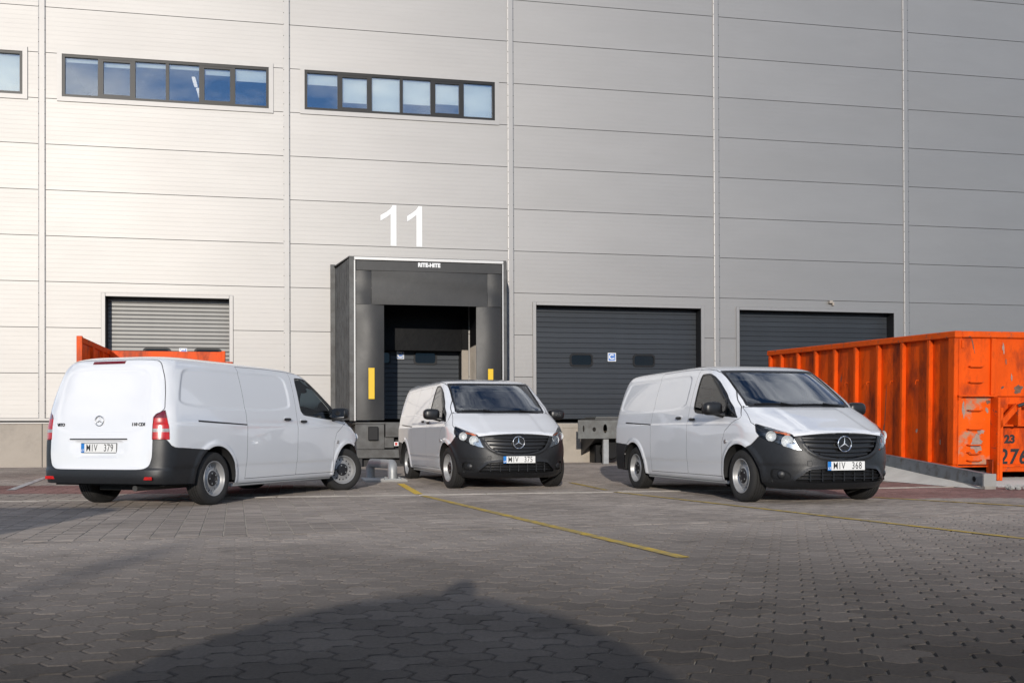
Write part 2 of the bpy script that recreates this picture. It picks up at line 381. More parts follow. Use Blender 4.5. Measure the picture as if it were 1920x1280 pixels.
for c, a, nm in ((c0, PA, 'paving'), (c1, PA, 'paving'), (c2, PHI, 'paving')):
    red = ((c[:, 0] > 4.6) & (c[:, 1] > 13.8) & (c[:, 1] < 18.2)) | ((c[:, 0] < -3.6) & (c[:, 1] > 15.4) & (c[:, 1] < 17.6))
    for sel, m in ((~red, 'paver_pale'), (red, 'paver_red')):
        if sel.sum() == 0: continue
        q = c[sel]; o = mesh_tris(tiles(rot(REC, a), q, inset=.003, ch=.004, jit=.0015, zoff=(-.006 if c is c0 else 0.)), nm, 4, m, ground, rng.beta(2, 2, len(q))); tag(o, kind='stuff')
us = np.arange(-13, 17, 1.0); vs2 = np.arange(VT + .02, 34, 1.0); UU, VV2 = np.meshgrid(us, vs2); q = rot(np.stack([UU.ravel(), VV2.ravel()], -1), PA)
jj = (np.arange(len(vs2)-1)[:, None]*len(us) + np.arange(len(us)-1)[None]).ravel()
tag(npmesh('joint_sand', np.concatenate([q, (gz(q[:, 0], q[:, 1]) - .0040)[:, None]], 1), np.stack([jj, jj+1, jj+len(us)+1, jj+len(us)], -1), 'pale_sand', ground), kind='stuff')
# kerb strip between yard and apron: pale concrete setts in a line
kb = empty('kerb_strip', (0, 0, 0)); tag(kb, 'pale concrete kerb strip across the yard in front of the vans', 'kerb', kind='structure')
km = MB(); km.bbox((-.492, -.045, -.1), (.492, .045, .008), .008); kme = None
for i in range(-14, 24):
    p = wp(12 + i*1.0 + .5, CURB_OFF)
    if abs(p[0]) > 2 + .6*p[1]: continue
    if kme is None: o = km.build('kerbstone', 'kerb', kb); kme = o.data
    else: o = bpy.data.objects.new('kerbstone', kme); COL.objects.link(o); o.parent = kb
    o.location = (p[0], p[1], rng.uniform(-.003, .003)); o.rotation_euler = (0, 0, PHI + rng.normal(0, .002))
# painted lines
def line(name, a, b, wd, m, label, z=.0055, seg=24):
    a = np.array(a); b = np.array(b); d = (b - a)/np.linalg.norm(b - a); n = np.array([-d[1], d[0]])*wd/2
    V = []; F = []
    for i in range(seg + 1):
        p = a + (b - a)*i/seg
        for sg in (-1, 1):
            q = p + n*sg*(1 + rng.uniform(-.06, .06)); V.append((q[0], q[1], float(gz(q[0], q[1])) + z))
    for i in range(seg): F.append((2*i, 2*i+2, 2*i+3, 2*i+1))
    o = MB().add(V, F).build(name, m); return tag(o, label, 'road marking', kind='structure')
line('parking_line', (-1.93, 17.9), (-1.36, 15.1), .12, 'yellow', 'bright yellow stub of line beside the bent steel wheel guide')
line('parking_line', (-1.27, 14.75), (1.20, 7.25), .10, 'yellow_road', 'worn yellow line running toward the camera between the middle and right vans')
line('parking_line', (1.02, 18.2), (1.46, 16.0), .085, 'yellow_road', 'bright yellow stub of line behind the middle van')
line('parking_line', (1.52, 15.6), (4.7, 7.1), .085, 'yellow_road', 'worn yellow line passing under the right van')
line('parking_line', (4.9, 14.0), (6.6, 11.4), .10, 'yellow_road', 'faint yellow line at the far right in front of the orange container')
line('bay_line', (-7.9, 16.3), (-9.6, 21.6), .12, 'white_road', 'white line on the apron left of the left van')
# ramp with the container on it
rm = MB()
def rp_(u, off, z): p = wp(u, off); return (p[0], p[1], z)
# ================================================================ warehouse
bld = empty('warehouse_building', (W0[0], W0[1], 0), PHI, 'large silver clad warehouse with ribbon windows, dock doors and the number 11', 'building')
# local frame: x along wall, y into the building (-y toward the yard), z up
ZB = 1.30; RH = 1.15; NR = 12; ZT = ZB + NR*RH
OPEN = []      # openings (u0,u1,z0,z1)
WINS = [(-5.5, -.448, 9.41, 10.49), (.473, 5.546, 9.41, 10.49), (6.463, 11.562, 9.44, 10.49)]
DOORS = [(1.50, 4.535, ZB, 4.41), (8.15, 10.60, ZB, 4.41), (12.70, 17.51, ZB, 4.43), (18.68, 23.575, ZB, 4.42)]
for w_ in WINS: OPEN.append((w_[0]-.02, w_[1]+.02, w_[2]-.02, w_[3]+.02))
for d_ in DOORS: OPEN.append((d_[0]-.02, d_[1]+.02, d_[2]-.1, d_[3]+.02))
def rect_minus(rects, o):
    res = []
    for (a, b, c, d) in rects:
        if o[1] <= a or o[0] >= b or o[3] <= c or o[2] >= d: res.append((a, b, c, d)); continue
        if o[0] > a: res.append((a, o[0], c, d))
        if o[1] < b: res.append((o[1], b, c, d))
        u0, u1 = max(a, o[0]), min(b, o[1])
        if o[2] > c: res.append((u0, u1, c, o[2]))
        if o[3] < d: res.append((u0, u1, o[3], d))
    return res
def panel_mesh(rects, z0, z1, dx=0.0):
    m = MB()
    for (a, b, c, d) in rects:
        if b - a < .02 or d - c < .02: continue
        prof = [(0, c + .004)]
        for k in range(0, 11):
            zz = z0 + (z1 - z0)*k/10
            if c + .02 < zz < d - .02: prof += [(0, zz - .007), (.0006, zz - .003), (.0006, zz + .003), (0, zz + .007)]
        prof.append((0, d - .004))
        prof = [(.012, c + .003)] + prof + [(.012, d - .003)]
        V = [(u, y - .04, z) for y, z in prof for u in (a + dx, b + dx)]
        F = [(2*i, 2*i+1, 2*i+3, 2*i+2) for i in range(len(prof)-1)]
        m.add(V, F)
        m.add([(a, -.04, c+.004), (a, -.04, d-.004), (a, .02, d-.004), (a, .02, c+.004)], [(0, 1, 2, 3)])
        m.add([(b, -.04, c+.004), (b, -.04, d-.004), (b, .02, d-.004), (b, .02, c+.004)], [(3, 2, 1, 0)])
    return m
plain = {}
for bay in range(-1, 6):
    for r_ in range(NR):
        z0 = ZB + r_*RH + .004; z1 = ZB + (r_+1)*RH - .004; a = bay*6 + .06; b = bay*6 + 5.94
        rects = [(a, b, z0, z1)]
        for o in OPEN: rects = rect_minus(rects, o)
        groups = []
        for q in rects:
            touch = [g for g in groups if any(q[0] < p[1] + 1e-6 and q[1] > p[0] - 1e-6 and q[2] < p[3] + 1e-6 and q[3] > p[2] - 1e-6 for p in g)]
            groups = [g for g in groups if g not in touch] + [sum(touch, [q])]
        for g in groups: panel_mesh(g, z0, z1).build('cladding_panel', 'cladding', bld)
for t in range(-1, 7):
    m = MB(); x = t*6
    m.add([(x-.085, -.03, ZB), (x-.085, -.062, ZB), (x-.06, -.068, ZB), (x+.06, -.068, ZB), (x+.085, -.062, ZB), (x+.085, -.03, ZB),
           (x-.085, -.03, ZT), (x-.085, -.062, ZT), (x-.06, -.068, ZT), (x+.06, -.068, ZT), (x+.085, -.062, ZT), (x+.085, -.03, ZT)], [(i, i+1, i+7, i+6) for i in range(5)])
    m.build('cover_strip', 'trim', bld)
    m = MB()
    for k in range(0, 46):
        for sx in (-.074, .074):
            zz = ZB + .15 + k*.3
            if zz < ZT: m.box((x+sx-.008, -.072, zz-.008), (x+sx+.008, -.058, zz+.008))
    o = m.build('screw_heads', 'frame_dark', bld); tag(o, kind='stuff')
# core behind the cladding with holes for the openings, roof and far sides
m = MB(); rects = [(-6, 36, 0, ZT)]
for o in OPEN: rects = rect_minus(rects, o)
for (a, b, c, d) in rects: m.add([(a, -.02, c), (b, -.02, c), (b, -.02, d), (a, -.02, d)], [(0, 1, 2, 3)])
m.build('wall_core', 'joint_dark', bld)
m = MB(); m.add([(-6, 0, 0), (-6, 0, ZT), (-6, 26, ZT), (-6, 26, 0), (36, 0, 0), (36, 0, ZT), (36, 26, ZT), (36, 26, 0)], [(0, 1, 2, 3), (4, 7, 6, 5), (3, 2, 6, 7)]); m.build('side_wall', 'cladding', bld)
m = MB(); m.box((-6.05, -.10, ZT), (36.05, 26, ZT + .15)); m.build('roof', 'trim', bld)
# plinth: beige concrete panels, with a pale flashing above a black gap
joints = [-6, -3, 0, 3.0, 6, 9, 12, 15, 18, 21, 24, 27, 30, 36]
for a, b in zip(joints[:-1], joints[1:]):
    m = MB(); m.bbox((a+.008, -.035, -.3), (b-.008, .3, ZB-.12), .008); m.build('plinth_panel', 'plinth', bld)
m = MB(); rects = [(-6, 36, 0, 1)]
for (d0, d1, _, _) in DOORS: rects = rect_minus(rects, (d0, d1, -1, 2))
for (a, b, _, _) in rects:
    m.add([(a, -.03, ZB+.03), (b, -.03, ZB+.03), (b, -.075, ZB+.012), (a, -.075, ZB+.012), (b, -.075, ZB-.04), (a, -.075, ZB-.04)], [(3, 2, 1, 0), (5, 4, 2, 3)])
    m.build('base_flashing', 'trim', bld); m = MB()
for (a, b, _, _) in rects: MB().box((a, -.065, ZB-.115), (b, .0, ZB-.085)).build('drip_rail', 'trim', bld)

def frame_rect(a, b, c, d, w, y0, y1, bevel=True):
    "mitred frame outside rectangle a..b, c..d"
    m = MB()
    O = [(a-w, c-w), (b+w, c-w), (b+w, d+w), (a-w, d+w)]; I = [(a, c), (b, c), (b, d), (a, d)]
    for k in range(4):
        k2 = (k+1) % 4
        V = [(O[k][0], y1, O[k][1]), (O[k2][0], y1, O[k2][1]), (O[k2][0], y0, O[k2][1]), (O[k][0], y0, O[k][1]),
             (I[k][0], y1, I[k][1]), (I[k2][0], y1, I[k2][1]), (I[k2][0], y0, I[k2][1]), (I[k][0], y0, I[k][1])]
        m.add(V, [(3, 2, 1, 0), (3, 7, 6, 2), (7, 4, 5, 6), (0, 1, 5, 4)])
    return m
# ribbon windows
BL = {1: [(.10, 0), (.12, 0), (.11, 0), (.10, 0), (.16, 0), (.32, 0)], 2: [(.30, 0), (.80, .12), (1, 0), (.70, .0), (.66, 0), (1, 0)], 0: [(1, 0)]*6}
for wi, (a, b, c, d) in enumerate(WINS):
    wv = empty('window', (0, 0, 0)); wv.parent = bld
    frame_rect(a, b, c, d, .115, -.075, -.02).build('window_trim', 'trim', wv)
    frame_rect(a+.07, b-.07, c+.07, d-.07, .07, -.055, .06).build('window_frame', 'frame_dark', wv)
    n = 6; pw = (b - a - .14)/n
    for k in range(n):
        x0 = a + .07 + k*pw; x1 = x0 + pw
        if k: MB().box((x0-.04, -.052, c+.07), (x0+.04, .06, d-.07)).build('mullion', 'frame_dark', wv)
        l, r, lo, hi = x0 + (.04 if k else 0), x1 - (.04 if k < n-1 else 0), c+.07, d-.07
        if k in (1, 4):
            frame_rect(l+.05, r-.05, lo+.055, hi-.055, .052, -.05, .03).build('sash', 'frame_dark', wv); l += .05; r -= .05; lo += .055; hi -= .055
        MB().box((l, -.012, lo), (r, .0, hi)).build('pane', 'pane', wv)
        hgt = BL[wi][k][0]
        if hgt: MB().box((l+.005, .07, hi - (hi-lo)*hgt), (r-.005, .08, hi)).build('roller_blind', 'blind', wv)
    m = MB(); m.add([(a, .09, c), (b, .09, c), (b, 3.5, c-.3), (a, 3.5, c-.3), (a, .09, d), (b, .09, d), (b, 3.5, d), (a, 3.5, d)], [(0, 3, 2, 1), (4, 5, 6, 7), (2, 3, 7, 6), (0, 4, 7, 3), (1, 2, 6, 5)])
    m.build('room_lining', 'room', wv)
    if wi == 1:
        for q in (0, 1): MB().box((3.52 + q*.03, .9 + q*.9, d-.10), (3.60 + q*.03, 1.6 + q*.9, d-.05)).build('ceiling_lamp', 'lamp_lit', wv)
# dock doors, recessed, one mesh per slat
def dock_door(di, pitch, m_slat, wins, sign, rec=.33):
    a, b, c, d = DOORS[di]
    dv = empty('dock_door', (0, 0, 0)); dv.parent = bld
    if di != 1:
        m = MB()
        for (p, q) in (((a-.10, c), (a, d+.09)), ((b, c), (b+.10, d+.09)), ((a, d), (b, d+.09))):
            m.bbox((p[0], -.072, p[1]), (q[0], -.02, q[1]), .006)
        m.build('door_trim', 'trim', dv)
    m = MB()
    m.add([(a, -.03, c), (a, rec+.02, c), (a, rec+.02, d), (a, -.03, d)], [(0, 1, 2, 3)]); m.add([(b, -.03, c), (b, rec+.02, c), (b, rec+.02, d), (b, -.03, d)], [(3, 2, 1, 0)])
    m.add([(a, -.03, d), (b, -.03, d), (b, rec+.02, d), (a, rec+.02, d)], [(0, 1, 2, 3)]); m.build('reveal', 'black_reveal', dv)
    MB().box((a, rec+.035, c), (b, rec+.05, d)).build('door_leaf', 'dark_steel', dv)
    n = int(round((d - c)/pitch)); h = (d - c)/n
    g_ = .010 if di == 0 else .004; prof = [(.014, .001), (.003, g_), (.0, .022), (.0008, h*.5), (.0, h-.022), (.003, h-g_), (.014, h-.001)]
    me = None
    for k in range(n):
        if me is None:
            V = [(u, rec + y, z) for y, z in prof for u in (a+.003, b-.003)]
            o = MB().add(V, [(2*i, 2*i+1, 2*i+3, 2*i+2) for i in range(len(prof)-1)]).build('slat', m_slat, dv); me = o.data
        else:
            o = bpy.data.objects.new('slat', me); COL.objects.link(o); o.parent = dv
        o.location = (0, 0, c + k*h)
    def rr(x0, x1, z0, z1, r, y0, y1, nm, mt, hole=None):
        def ring(x0, x1, z0, z1, r):
            pts = []
            for cx, cz, s0 in ((x1-r, z0+r, -90), (x1-r, z1-r, 0), (x0+r, z1-r, 90), (x0+r, z0+r, 180)):
                for t in range(5): ang = R(s0 + t*22.5); pts.append((cx + r*math.cos(ang), cz + r*math.sin(ang)))
            return pts
        P = ring(x0, x1, z0, z1, r); m = MB(); N = len(P)
        if hole is None:
            m.add([(x, y0, z) for x, z in P] + [(x, y1, z) for x, z in P], [tuple(range(N))] + [(i, i+N, (i+1) % N + N, (i+1) % N) for i in range(N)])
        else:
            Q = ring(x0+hole, x1-hole, z0+hole, z1-hole, r*.8)
            m.add([(x, y1, z) for x, z in P] + [(x, y0, z) for x, z in P] + [(x, y0, z) for x, z in Q] + [(x, y1, z) for x, z in Q],
                  [q for i in range(N) for q in ((i, (i+1) % N, (i+1) % N + N, i+N), (i+N, (i+1) % N + N, (i+1) % N + 2*N, i+2*N), (i+2*N, (i+1) % N + 2*N, (i+1) % N + 3*N, i+3*N))])
        return m.build(nm, mt, dv)
    for (x0, x1, z0, z1) in wins:
        rr(x0, x1, z0, z1, .09, rec-.03, rec+.03, 'window_frame', 'rubber', .045)
        rr(x0+.04, x1-.04, z0+.04, z1-.04, .07, rec-.008, rec+.02, 'window_pane', 'door_pane')
    if sign:
        x0, x1, z0, z1 = sign
        o = MB().box((x0, rec-.014, z0), (x1, rec-.004, z1)).build('sign', 'white_paint', dv); i_ = .02
        MB().box((x0+i_, rec-.017, z0+i_), (x1-i_, rec-.0145, z1-i_)).build('sign_field', 'sign_blue', dv)
        text_obj('sign_letter', 'C', .20, 'white_paint', dv, Matrix.Translation(((x0+x1)/2-.02, rec-.02, (z0+z1)/2)) @ Matrix.Rotation(R(90), 4, 'X'), bold=.006)
        text_obj('sign_letter', '1', .08, 'white_paint', dv, Matrix.Translation(((x0+x1)/2+.062, rec-.02, z0+.07)) @ Matrix.Rotation(R(90), 4, 'X'), bold=.003)
    return dv
dock_door(0, .104, 'door_light', [(2.35, 3.05, 2.78, 3.15), (3.62, 4.32, 2.78, 3.15)], (3.25, 3.45, 2.95, 3.15))
dv1 = dock_door(1, .125, 'door_grey', [(8.0+.02+.15, 8.75, 2.78, 3.15), (9.36, 10.0, 2.78, 3.15)], (8.90, 9.10, 2.93, 3.13))
dock_door(2, .14, 'door_grey', [(13.75, 14.42, 2.775, 3.14), (15.60, 16.26, 2.785, 3.14)], (14.86, 15.10, 2.93, 3.17))
dock_door(3, .14, 'door_grey', [(19.75, 20.42, 2.775, 3.14), (21.6, 22.26, 2.785, 3.14)], None)
for di in (2, 3):       # a pair of pale scratches below the lintel
    cx = (DOORS[di][0] + DOORS[di][1])/2 - .1
# the number 11 painted above the shelter, set a hair proud of the cladding
def digit_one(x0, x1):
    w = x1 - x0; zt, zb = 7.02, 5.93; sw = .155
    P = [(x1-sw, zb), (x1, zb), (x1, zt), (x1-.10, zt), (x1-.16, zt-.10), (x1-.27, zt-.19), (x0, zt-.28), (x0, zt-.43), (x1-.25, zt-.32), (x1-sw, zt-.24)]
    m = MB(); m.prism([(x, z) for x, z in P], .0445, .048, Matrix(((1, 0, 0, 0), (0, 0, -1, 0), (0, 1, 0, 0), (0, 0, 0, 1)))); return m
digit_one(8.445, 8.87).build('number_digit', 'white_paint', bld); digit_one(9.157, 9.56).build('number_digit', 'white_paint', bld)
m = MB(); m.bbox((21.46, -.16, 4.66), (21.56, -.045, 4.74), .01); m.bbox((21.57, -.11, 4.60), (21.63, -.045, 4.70), .01); m.build('wall_sensor', 'plinth', bld)

# ================================================================ dock shelter around door 11
sh = empty('dock_shelter', (W0[0], W0[1], 0), PHI, 'dark dock shelter with rubber curtains and yellow guide marks under the number 11', 'dock shelter')
D = 2.0; UL0, UL1, UR1, UR0 = 7.20, 7.64, 11.37, 11.80; SZ0, SZ1 = 1.22, 5.27
def corr(p0, p1, z0, z1, n, dep, flip=1):
    "corrugated vertical sheet from p0 to p1 (x,y)"
    p0 = Vector(p0); p1 = Vector(p1); d = (p1 - p0); nrm = Vector((-d.y, d.x)).normalized()*dep*flip
    pts = []
    for k in range(n):
        for t, o in ((0, 0), (.30, 0), (.42, 1), (.72, 1), (.9, 0)):
            q = p0 + d*((k + t)/n) + nrm*o; pts.append(q)
    pts.append(p1); V = []
    for q in pts: V += [(q.x, q.y, z0), (q.x, q.y, z1)]
    return MB().add(V, [(2*i, 2*i+2, 2*i+3, 2*i+1) for i in range(len(pts)-1)])
corr((UL0+.06, -.07), (UL1-.10, -D+.12), SZ0+.03, SZ1-.03, 8, .035, -1).build('side_sheet', 'galv_dark', sh)
corr((UR0-.06, -.07), (UR1+.10, -D+.12), SZ0+.03, SZ1-.03, 8, .035, 1).build('side_sheet', 'galv_dark', sh)
MB().bbox((UL0-.08, -.13, SZ0), (UL0+.05, -.06, SZ1+.10)).build('wall_angle', 'galv_dark', sh); MB().bbox((UR0-.05, -.13, SZ0), (UR0+.08, -.06, SZ1+.10)).build('wall_angle', 'galv_dark', sh)
for (a, b) in ((UL1-.12, UL1), (UR1, UR1+.12)):
    MB().bbox((a, -D+.0, SZ0), (b, -D+.14, SZ1-.01)).build('front_post', 'galv_dark', sh)
m = MB(); m.add([(UL0, -.06, SZ1+.06), (UR0, -.06, SZ1+.06), (UR1+.12, -D+.05, SZ1+.03), (UL1-.12, -D+.05, SZ1+.03), (UL0, -.06, SZ1+.03), (UR0, -.06, SZ1+.03), (UR1+.12, -D+.05, SZ1), (UL1-.12, -D+.05, SZ1)], [(0, 3, 2, 1), (4, 5, 6, 7), (3, 7, 6, 2), (0, 4, 7, 3), (1, 2, 6, 5)]); m.build('canopy', 'galv_dark', sh)
# pale aluminium edge around the front
MB().bbox((UL1, -D-.035, SZ1-.07), (UR1+.03, -D+.03, SZ1+.005), .008).build('edge_rail', 'edge_alu', sh)
MB().bbox((UL1-.005, -D-.034, SZ0+.0), (UL1+.035, -D+.03, SZ1-.075), .008).build('edge_rail', 'edge_alu', sh)
MB().bbox((UR1-.005, -D-.034, SZ0+.0), (UR1+.03, -D+.03, SZ1-.075), .008).build('edge_rail', 'edge_alu', sh)
# curtains with a slight belly
def curtain(x0, x1, z0, z1, y, belly, name, nx=9, nz=16, parent=sh):
    V = []; F = []
    for j in range(nz+1):
        for i in range(nx+1):
            s, t = i/nx, j/nz
            V.append((x0 + (x1-x0)*s, y - belly*math.sin(math.pi*s)*(.4 + .6*math.sin(math.pi*t)) - .012*math.sin(7*t + 3*s), z0 + (z1-z0)*t))
    V2 = [(x, yy + .012, z) for x, yy, z in V]; n1 = len(V)
    for j in range(nz):
        for i in range(nx):
            a = j*(nx+1) + i; F.append((a, a+1, a+nx+2, a+nx+1)); F.append((a+n1, a+nx+1+n1, a+nx+2+n1, a+1+n1))
    edge = [i for i in range(nx+1)] + [j*(nx+1)+nx for j in range(1, nz+1)] + [nz*(nx+1)+i for i in range(nx-1, -1, -1)] + [j*(nx+1) for j in range(nz-1, 0, -1)]
    for k in range(len(edge)): a, b = edge[k], edge[(k+1) % len(edge)]; F.append((a, a+n1, b+n1, b))
    return MB().add(V + V2, F).build(name, 'tarp', parent, smooth=40)
ZH = 4.105
curtain(UL1+.05, 8.377, SZ0+.02, ZH+.02, -D+.02, .05, 'side_curtain'); curtain(10.70, UR1-.025, SZ0+.02, ZH+.02, -D+.02, .05, 'side_curtain')
curtain(UL1+.05, 8.06, ZH, SZ1-.32, -D-.012, .012, 'head_curtain', 5, 6); curtain(8.066, 10.98, ZH, SZ1-.32, -D-.02, .02, 'head_curtain', 10, 6); curtain(10.986, UR1-.025, ZH, SZ1-.32, -D-.012, .012, 'head_curtain', 5, 6)
MB().bbox((UL1+.05, -D-.045, SZ1-.33), (UR1-.022, -D+.01, SZ1-.088), .006).build('header_band', 'tarp', sh)
text_obj('lettering', 'RITE-HITE', .135, 'white_paint', sh, Matrix.Translation((9.50, -D-.0465, SZ1-.165)) @ Matrix.Rotation(R(90), 4, 'X'), bold=.008, extrude=.0012, sx=.95)
for (x0, x1, z0, z1) in ((7.985, 8.135, 1.76, 2.53), (10.985, 11.12, 1.76, 2.53)):
    MB().bbox((x0, -D-.066, z0), (x1, -D-.048, z1), .004).build('guide_mark', 'yellow', sh)
# inside: black sheet over the top of the door, jamb and corrugated liner beige below, black above
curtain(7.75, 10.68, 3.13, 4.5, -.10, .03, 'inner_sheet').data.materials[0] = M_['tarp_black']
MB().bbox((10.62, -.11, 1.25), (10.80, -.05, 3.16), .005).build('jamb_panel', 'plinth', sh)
MB().bbox((10.62, -.115, 3.16), (10.80, -.05, 4.5), .005).build('jamb_top', 'tarp_black', sh)
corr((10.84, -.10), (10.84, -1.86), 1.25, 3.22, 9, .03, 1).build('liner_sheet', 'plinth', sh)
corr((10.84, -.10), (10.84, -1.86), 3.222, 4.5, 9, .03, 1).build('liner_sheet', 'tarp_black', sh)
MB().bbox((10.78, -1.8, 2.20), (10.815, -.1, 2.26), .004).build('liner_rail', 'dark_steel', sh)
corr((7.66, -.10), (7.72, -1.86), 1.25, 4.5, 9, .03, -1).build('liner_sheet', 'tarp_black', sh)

# ================================================================ steel dock platforms
def platform(name, u0, u1, dep, ztop, zbot, label, kind):
    t = empty(name, (W0[0], W0[1], 0), PHI, label, 'dock platform')
    MB().bbox((u0, -dep, ztop-.05), (u1, -.06, ztop), .004).build('deck', 'galv_dark', t)
    return t
pf = platform('dock_platform', 7.66, 11.36, 1.96, 1.19, .5, 'grey steel dock leveller platform beneath the dark dock shelter', 0)
MB().bbox((7.66, -1.96, .52), (8.38, -1.90, 1.135), .006).build('fascia', 'galv_dark', pf); MB().bbox((10.64, -1.96, .52), (11.36, -1.90, 1.135), .006).build('fascia', 'galv_dark', pf)
for x in (7.98, 10.86): MB().bbox((x, -2.06, .74), (x+.24, -1.962, 1.08), .012).build('bumper_pad', 'rubber', pf)
m = MB(); m.bbox((8.40, -2.02, .82), (10.62, -1.99, 1.18), .004)
for i in range(60):
    for j in range(8):
        x = 8.45 + i*.036; z = .85 + j*.042
        if (i + j) % 2: m.box((x, -2.026, z), (x+.022, -2.0205, z+.010))
        else: m.box((x+.006, -2.026, z-.006), (x+.016, -2.0205, z+.016))
m.build('lip_plate', 'galv_dark', pf)
MB().bbox((8.38, -1.95, .55), (8.62, -1.80, .82), .006).build('lip_keeper', 'galv_dark', pf); MB().bbox((10.38, -1.95, .55), (10.62, -1.80, .82), .006).build('lip_keeper', 'galv_dark', pf)
MB().bbox((7.66, -1.97, .30), (11.36, -1.86, .515), .006).build('cross_beam', 'galv_dark', pf)
for x in (7.70, 9.4, 11.16): MB().bbox((x, -1.90, .02), (x+.14, -1.78, .30), .005).build('leg', 'dark_steel', pf)
o = MB().bbox((8.62, -1.992, .60), (8.90, -1.975, .70), .002).build('warning_sticker', 'white_paint', pf)
MB().box((8.64, -1.995, .615), (8.70, -1.9925, .685)).build('sticker_field', 'red_mark', pf); MB().lathe([(0, 0), (.035, 0)], 14, Matrix.Translation((8.755, -1.994, .65))).build('sticker_field', 'sign_blue', pf); MB().box((8.81, -1.995, .615), (8.885, -1.9925, .66)).build('sticker_field', 'yellow', pf)
MB().box((7.70, -1.7, .04), (11.30, -.1, 1.12)).build('pit_housing', 'black_reveal', pf)
pb = platform('dock_platform', 13.95, 17.2, 1.50, 1.30, .74, 'bare grey steel dock platform with round holes behind the right van', 1)
# fascia plate with oval and round holes
def holed_plate(x0, x1, z0, z1, y0, y1, holes):
    m = MB(); xs = sorted({x0, x1} | {h[0]-.14 for h in holes} | {h[0]+.14 for h in holes}); 
    for xa, xb in zip(xs[:-1], xs[1:]):
        hh = [h for h in holes if abs((xa+xb)/2 - h[0]) < .13]
        if not hh: m.box((xa, y0, z0), (xb, y1, z1)); continue
        cx, cz, rx, rz = hh[0]; N = 20; out = []; inn = []
        for k in range(N):
            a = 2*math.pi*k/N + math.pi/4; c, s = math.cos(a), math.sin(a); q = 1/max(abs(c), abs(s))
            ox = cx + c*q*.14; oz = cz + s*q*.14
            oz = z0 if (s < 0 and abs(s) >= abs(c) - 1e-6) else z1 if (s > 0 and abs(s) >= abs(c) - 1e-6) else oz
            if abs(c) > abs(s): oz = cz + (s*q)*( (z1-cz) if s > 0 else (cz-z0) )
            out.append((ox, oz)); inn.append((cx + c*rx, cz + s*rz))
        V = [(x, y0, z) for x, z in out] + [(x, y0, z) for x, z in inn] + [(x, y1, z) for x, z in inn] + [(x, y1, z) for x, z in out]
        m.add(V, [q for k in range(N) for q in ((k, (k+1) % N, (k+1) % N + N, k+N), (k+N, (k+1) % N + N, (k+1) % N + 2*N, k+2*N), (k+2*N, (k+1) % N + 2*N, (k+1) % N + 3*N, k+3*N))])
    return m
holed_plate(13.48, 17.2, .76, 1.245, -1.53, -1.505, [(13.63, 1.02, .025, .085), (13.92, 1.0, .05, .06), (14.22, 1.02, .055, .12), (15.18, 1.0, .055, .065), (16.2, 1.0, .055, .12), (16.75, .98, .055, .065)]).build('fascia', 'galv_mid', pb)
m = MB(); m.prism([(-.06, 1.24), (-1.50, 1.24), (-1.50, .76), (-.06, .30)], 13.96, 13.99, Matrix(((0, 0, 1, 0), (1, 0, 0, 0), (0, 1, 0, 0), (0, 0, 0, 1)))); m.build('gusset', 'dark_steel', pb)
m = MB(); m.prism([(-.06, 1.24), (-1.50, 1.24), (-1.50, .76), (-.06, .30)], 17.16, 17.19, Matrix(((0, 0, 1, 0), (1, 0, 0, 0), (0, 1, 0, 0), (0, 0, 0, 1)))); m.build('gusset', 'dark_steel', pb)
m = MB(); m.add([(13.97, -1.5, .76), (17.18, -1.5, .76), (17.18, -.06, .55), (13.97, -.06, .55)], [(0, 1, 2, 3)]); m.build('underside', 'dark_steel', pb)
for x in (14.2, 16.9): MB().bbox((x, -1.42, .05), (x+.15, -1.30, .77), .005).build('leg', 'galv', pb)
for x in (14.13, 16.83): MB().bbox((x, -1.48, .04), (x+.30, -1.2, .06), .003).build('foot_plate', 'galv_dark', pb)
m = MB(); m.lathe([(0, -.10), (.24, -.10), (.27, -.06), (.27, .06), (.24, .10), (0, .10)], 24, Matrix.Translation((14.55, -.9, .46)) @ Matrix.Rotation(R(0), 4, 'Z')); m.build('bumper_roller', 'rubber', pb, smooth=40)
MB().bbox((14.2, -.62, .06), (14.6, -.07, .62), .03).build('bumper_block', 'rubber', pb)
MB().bbox((13.98, -1.49, 1.302), (17.1, -.3, 1.335), .004).build('lip_plate', 'galv_mid', pb)
MB().bbox((13.45, -.055, 1.05), (14.12, -.036, 1.17), .003).build('patch_plate', 'plinth', pb)
# ================================================================ bent steel wheel guide
wg = empty('wheel_guide', (-2.17, 18.75, float(gz(-2.17, 18.75))), PHI, 'bent galvanised steel wheel guide pipe on a concrete pad', 'wheel guide')
MB().bbox((-.50, -.16, -.02), (.26, 1.1, .035), .01).build('concrete_pad', 'concrete', wg)
pts = [(0, 0, .03), (0, 0, .20)] + [(0, .11*(1-math.cos(R(a))), .20 + .11*math.sin(R(a))) for a in (30, 60, 90)] + [(-.10, .42, .31)] + [(-.30, .95, .31)] + [(-.33, 1.02, .22), (-.33, 1.03, .03)]
MB().tube(pts, .085, 18).build('pipe', 'galv', wg, smooth=40)
MB().bbox((-.15, -.14, .035), (.15, .14, .052), .004).build('base_plate', 'galv', wg)
for x, y in ((-.12, -.11), (.12, -.11), (.12, .11), (-.12, .11)): MB().tube([(x, y, .05), (x, y, .085)], .014, 6).build('bolt', 'galv', wg)

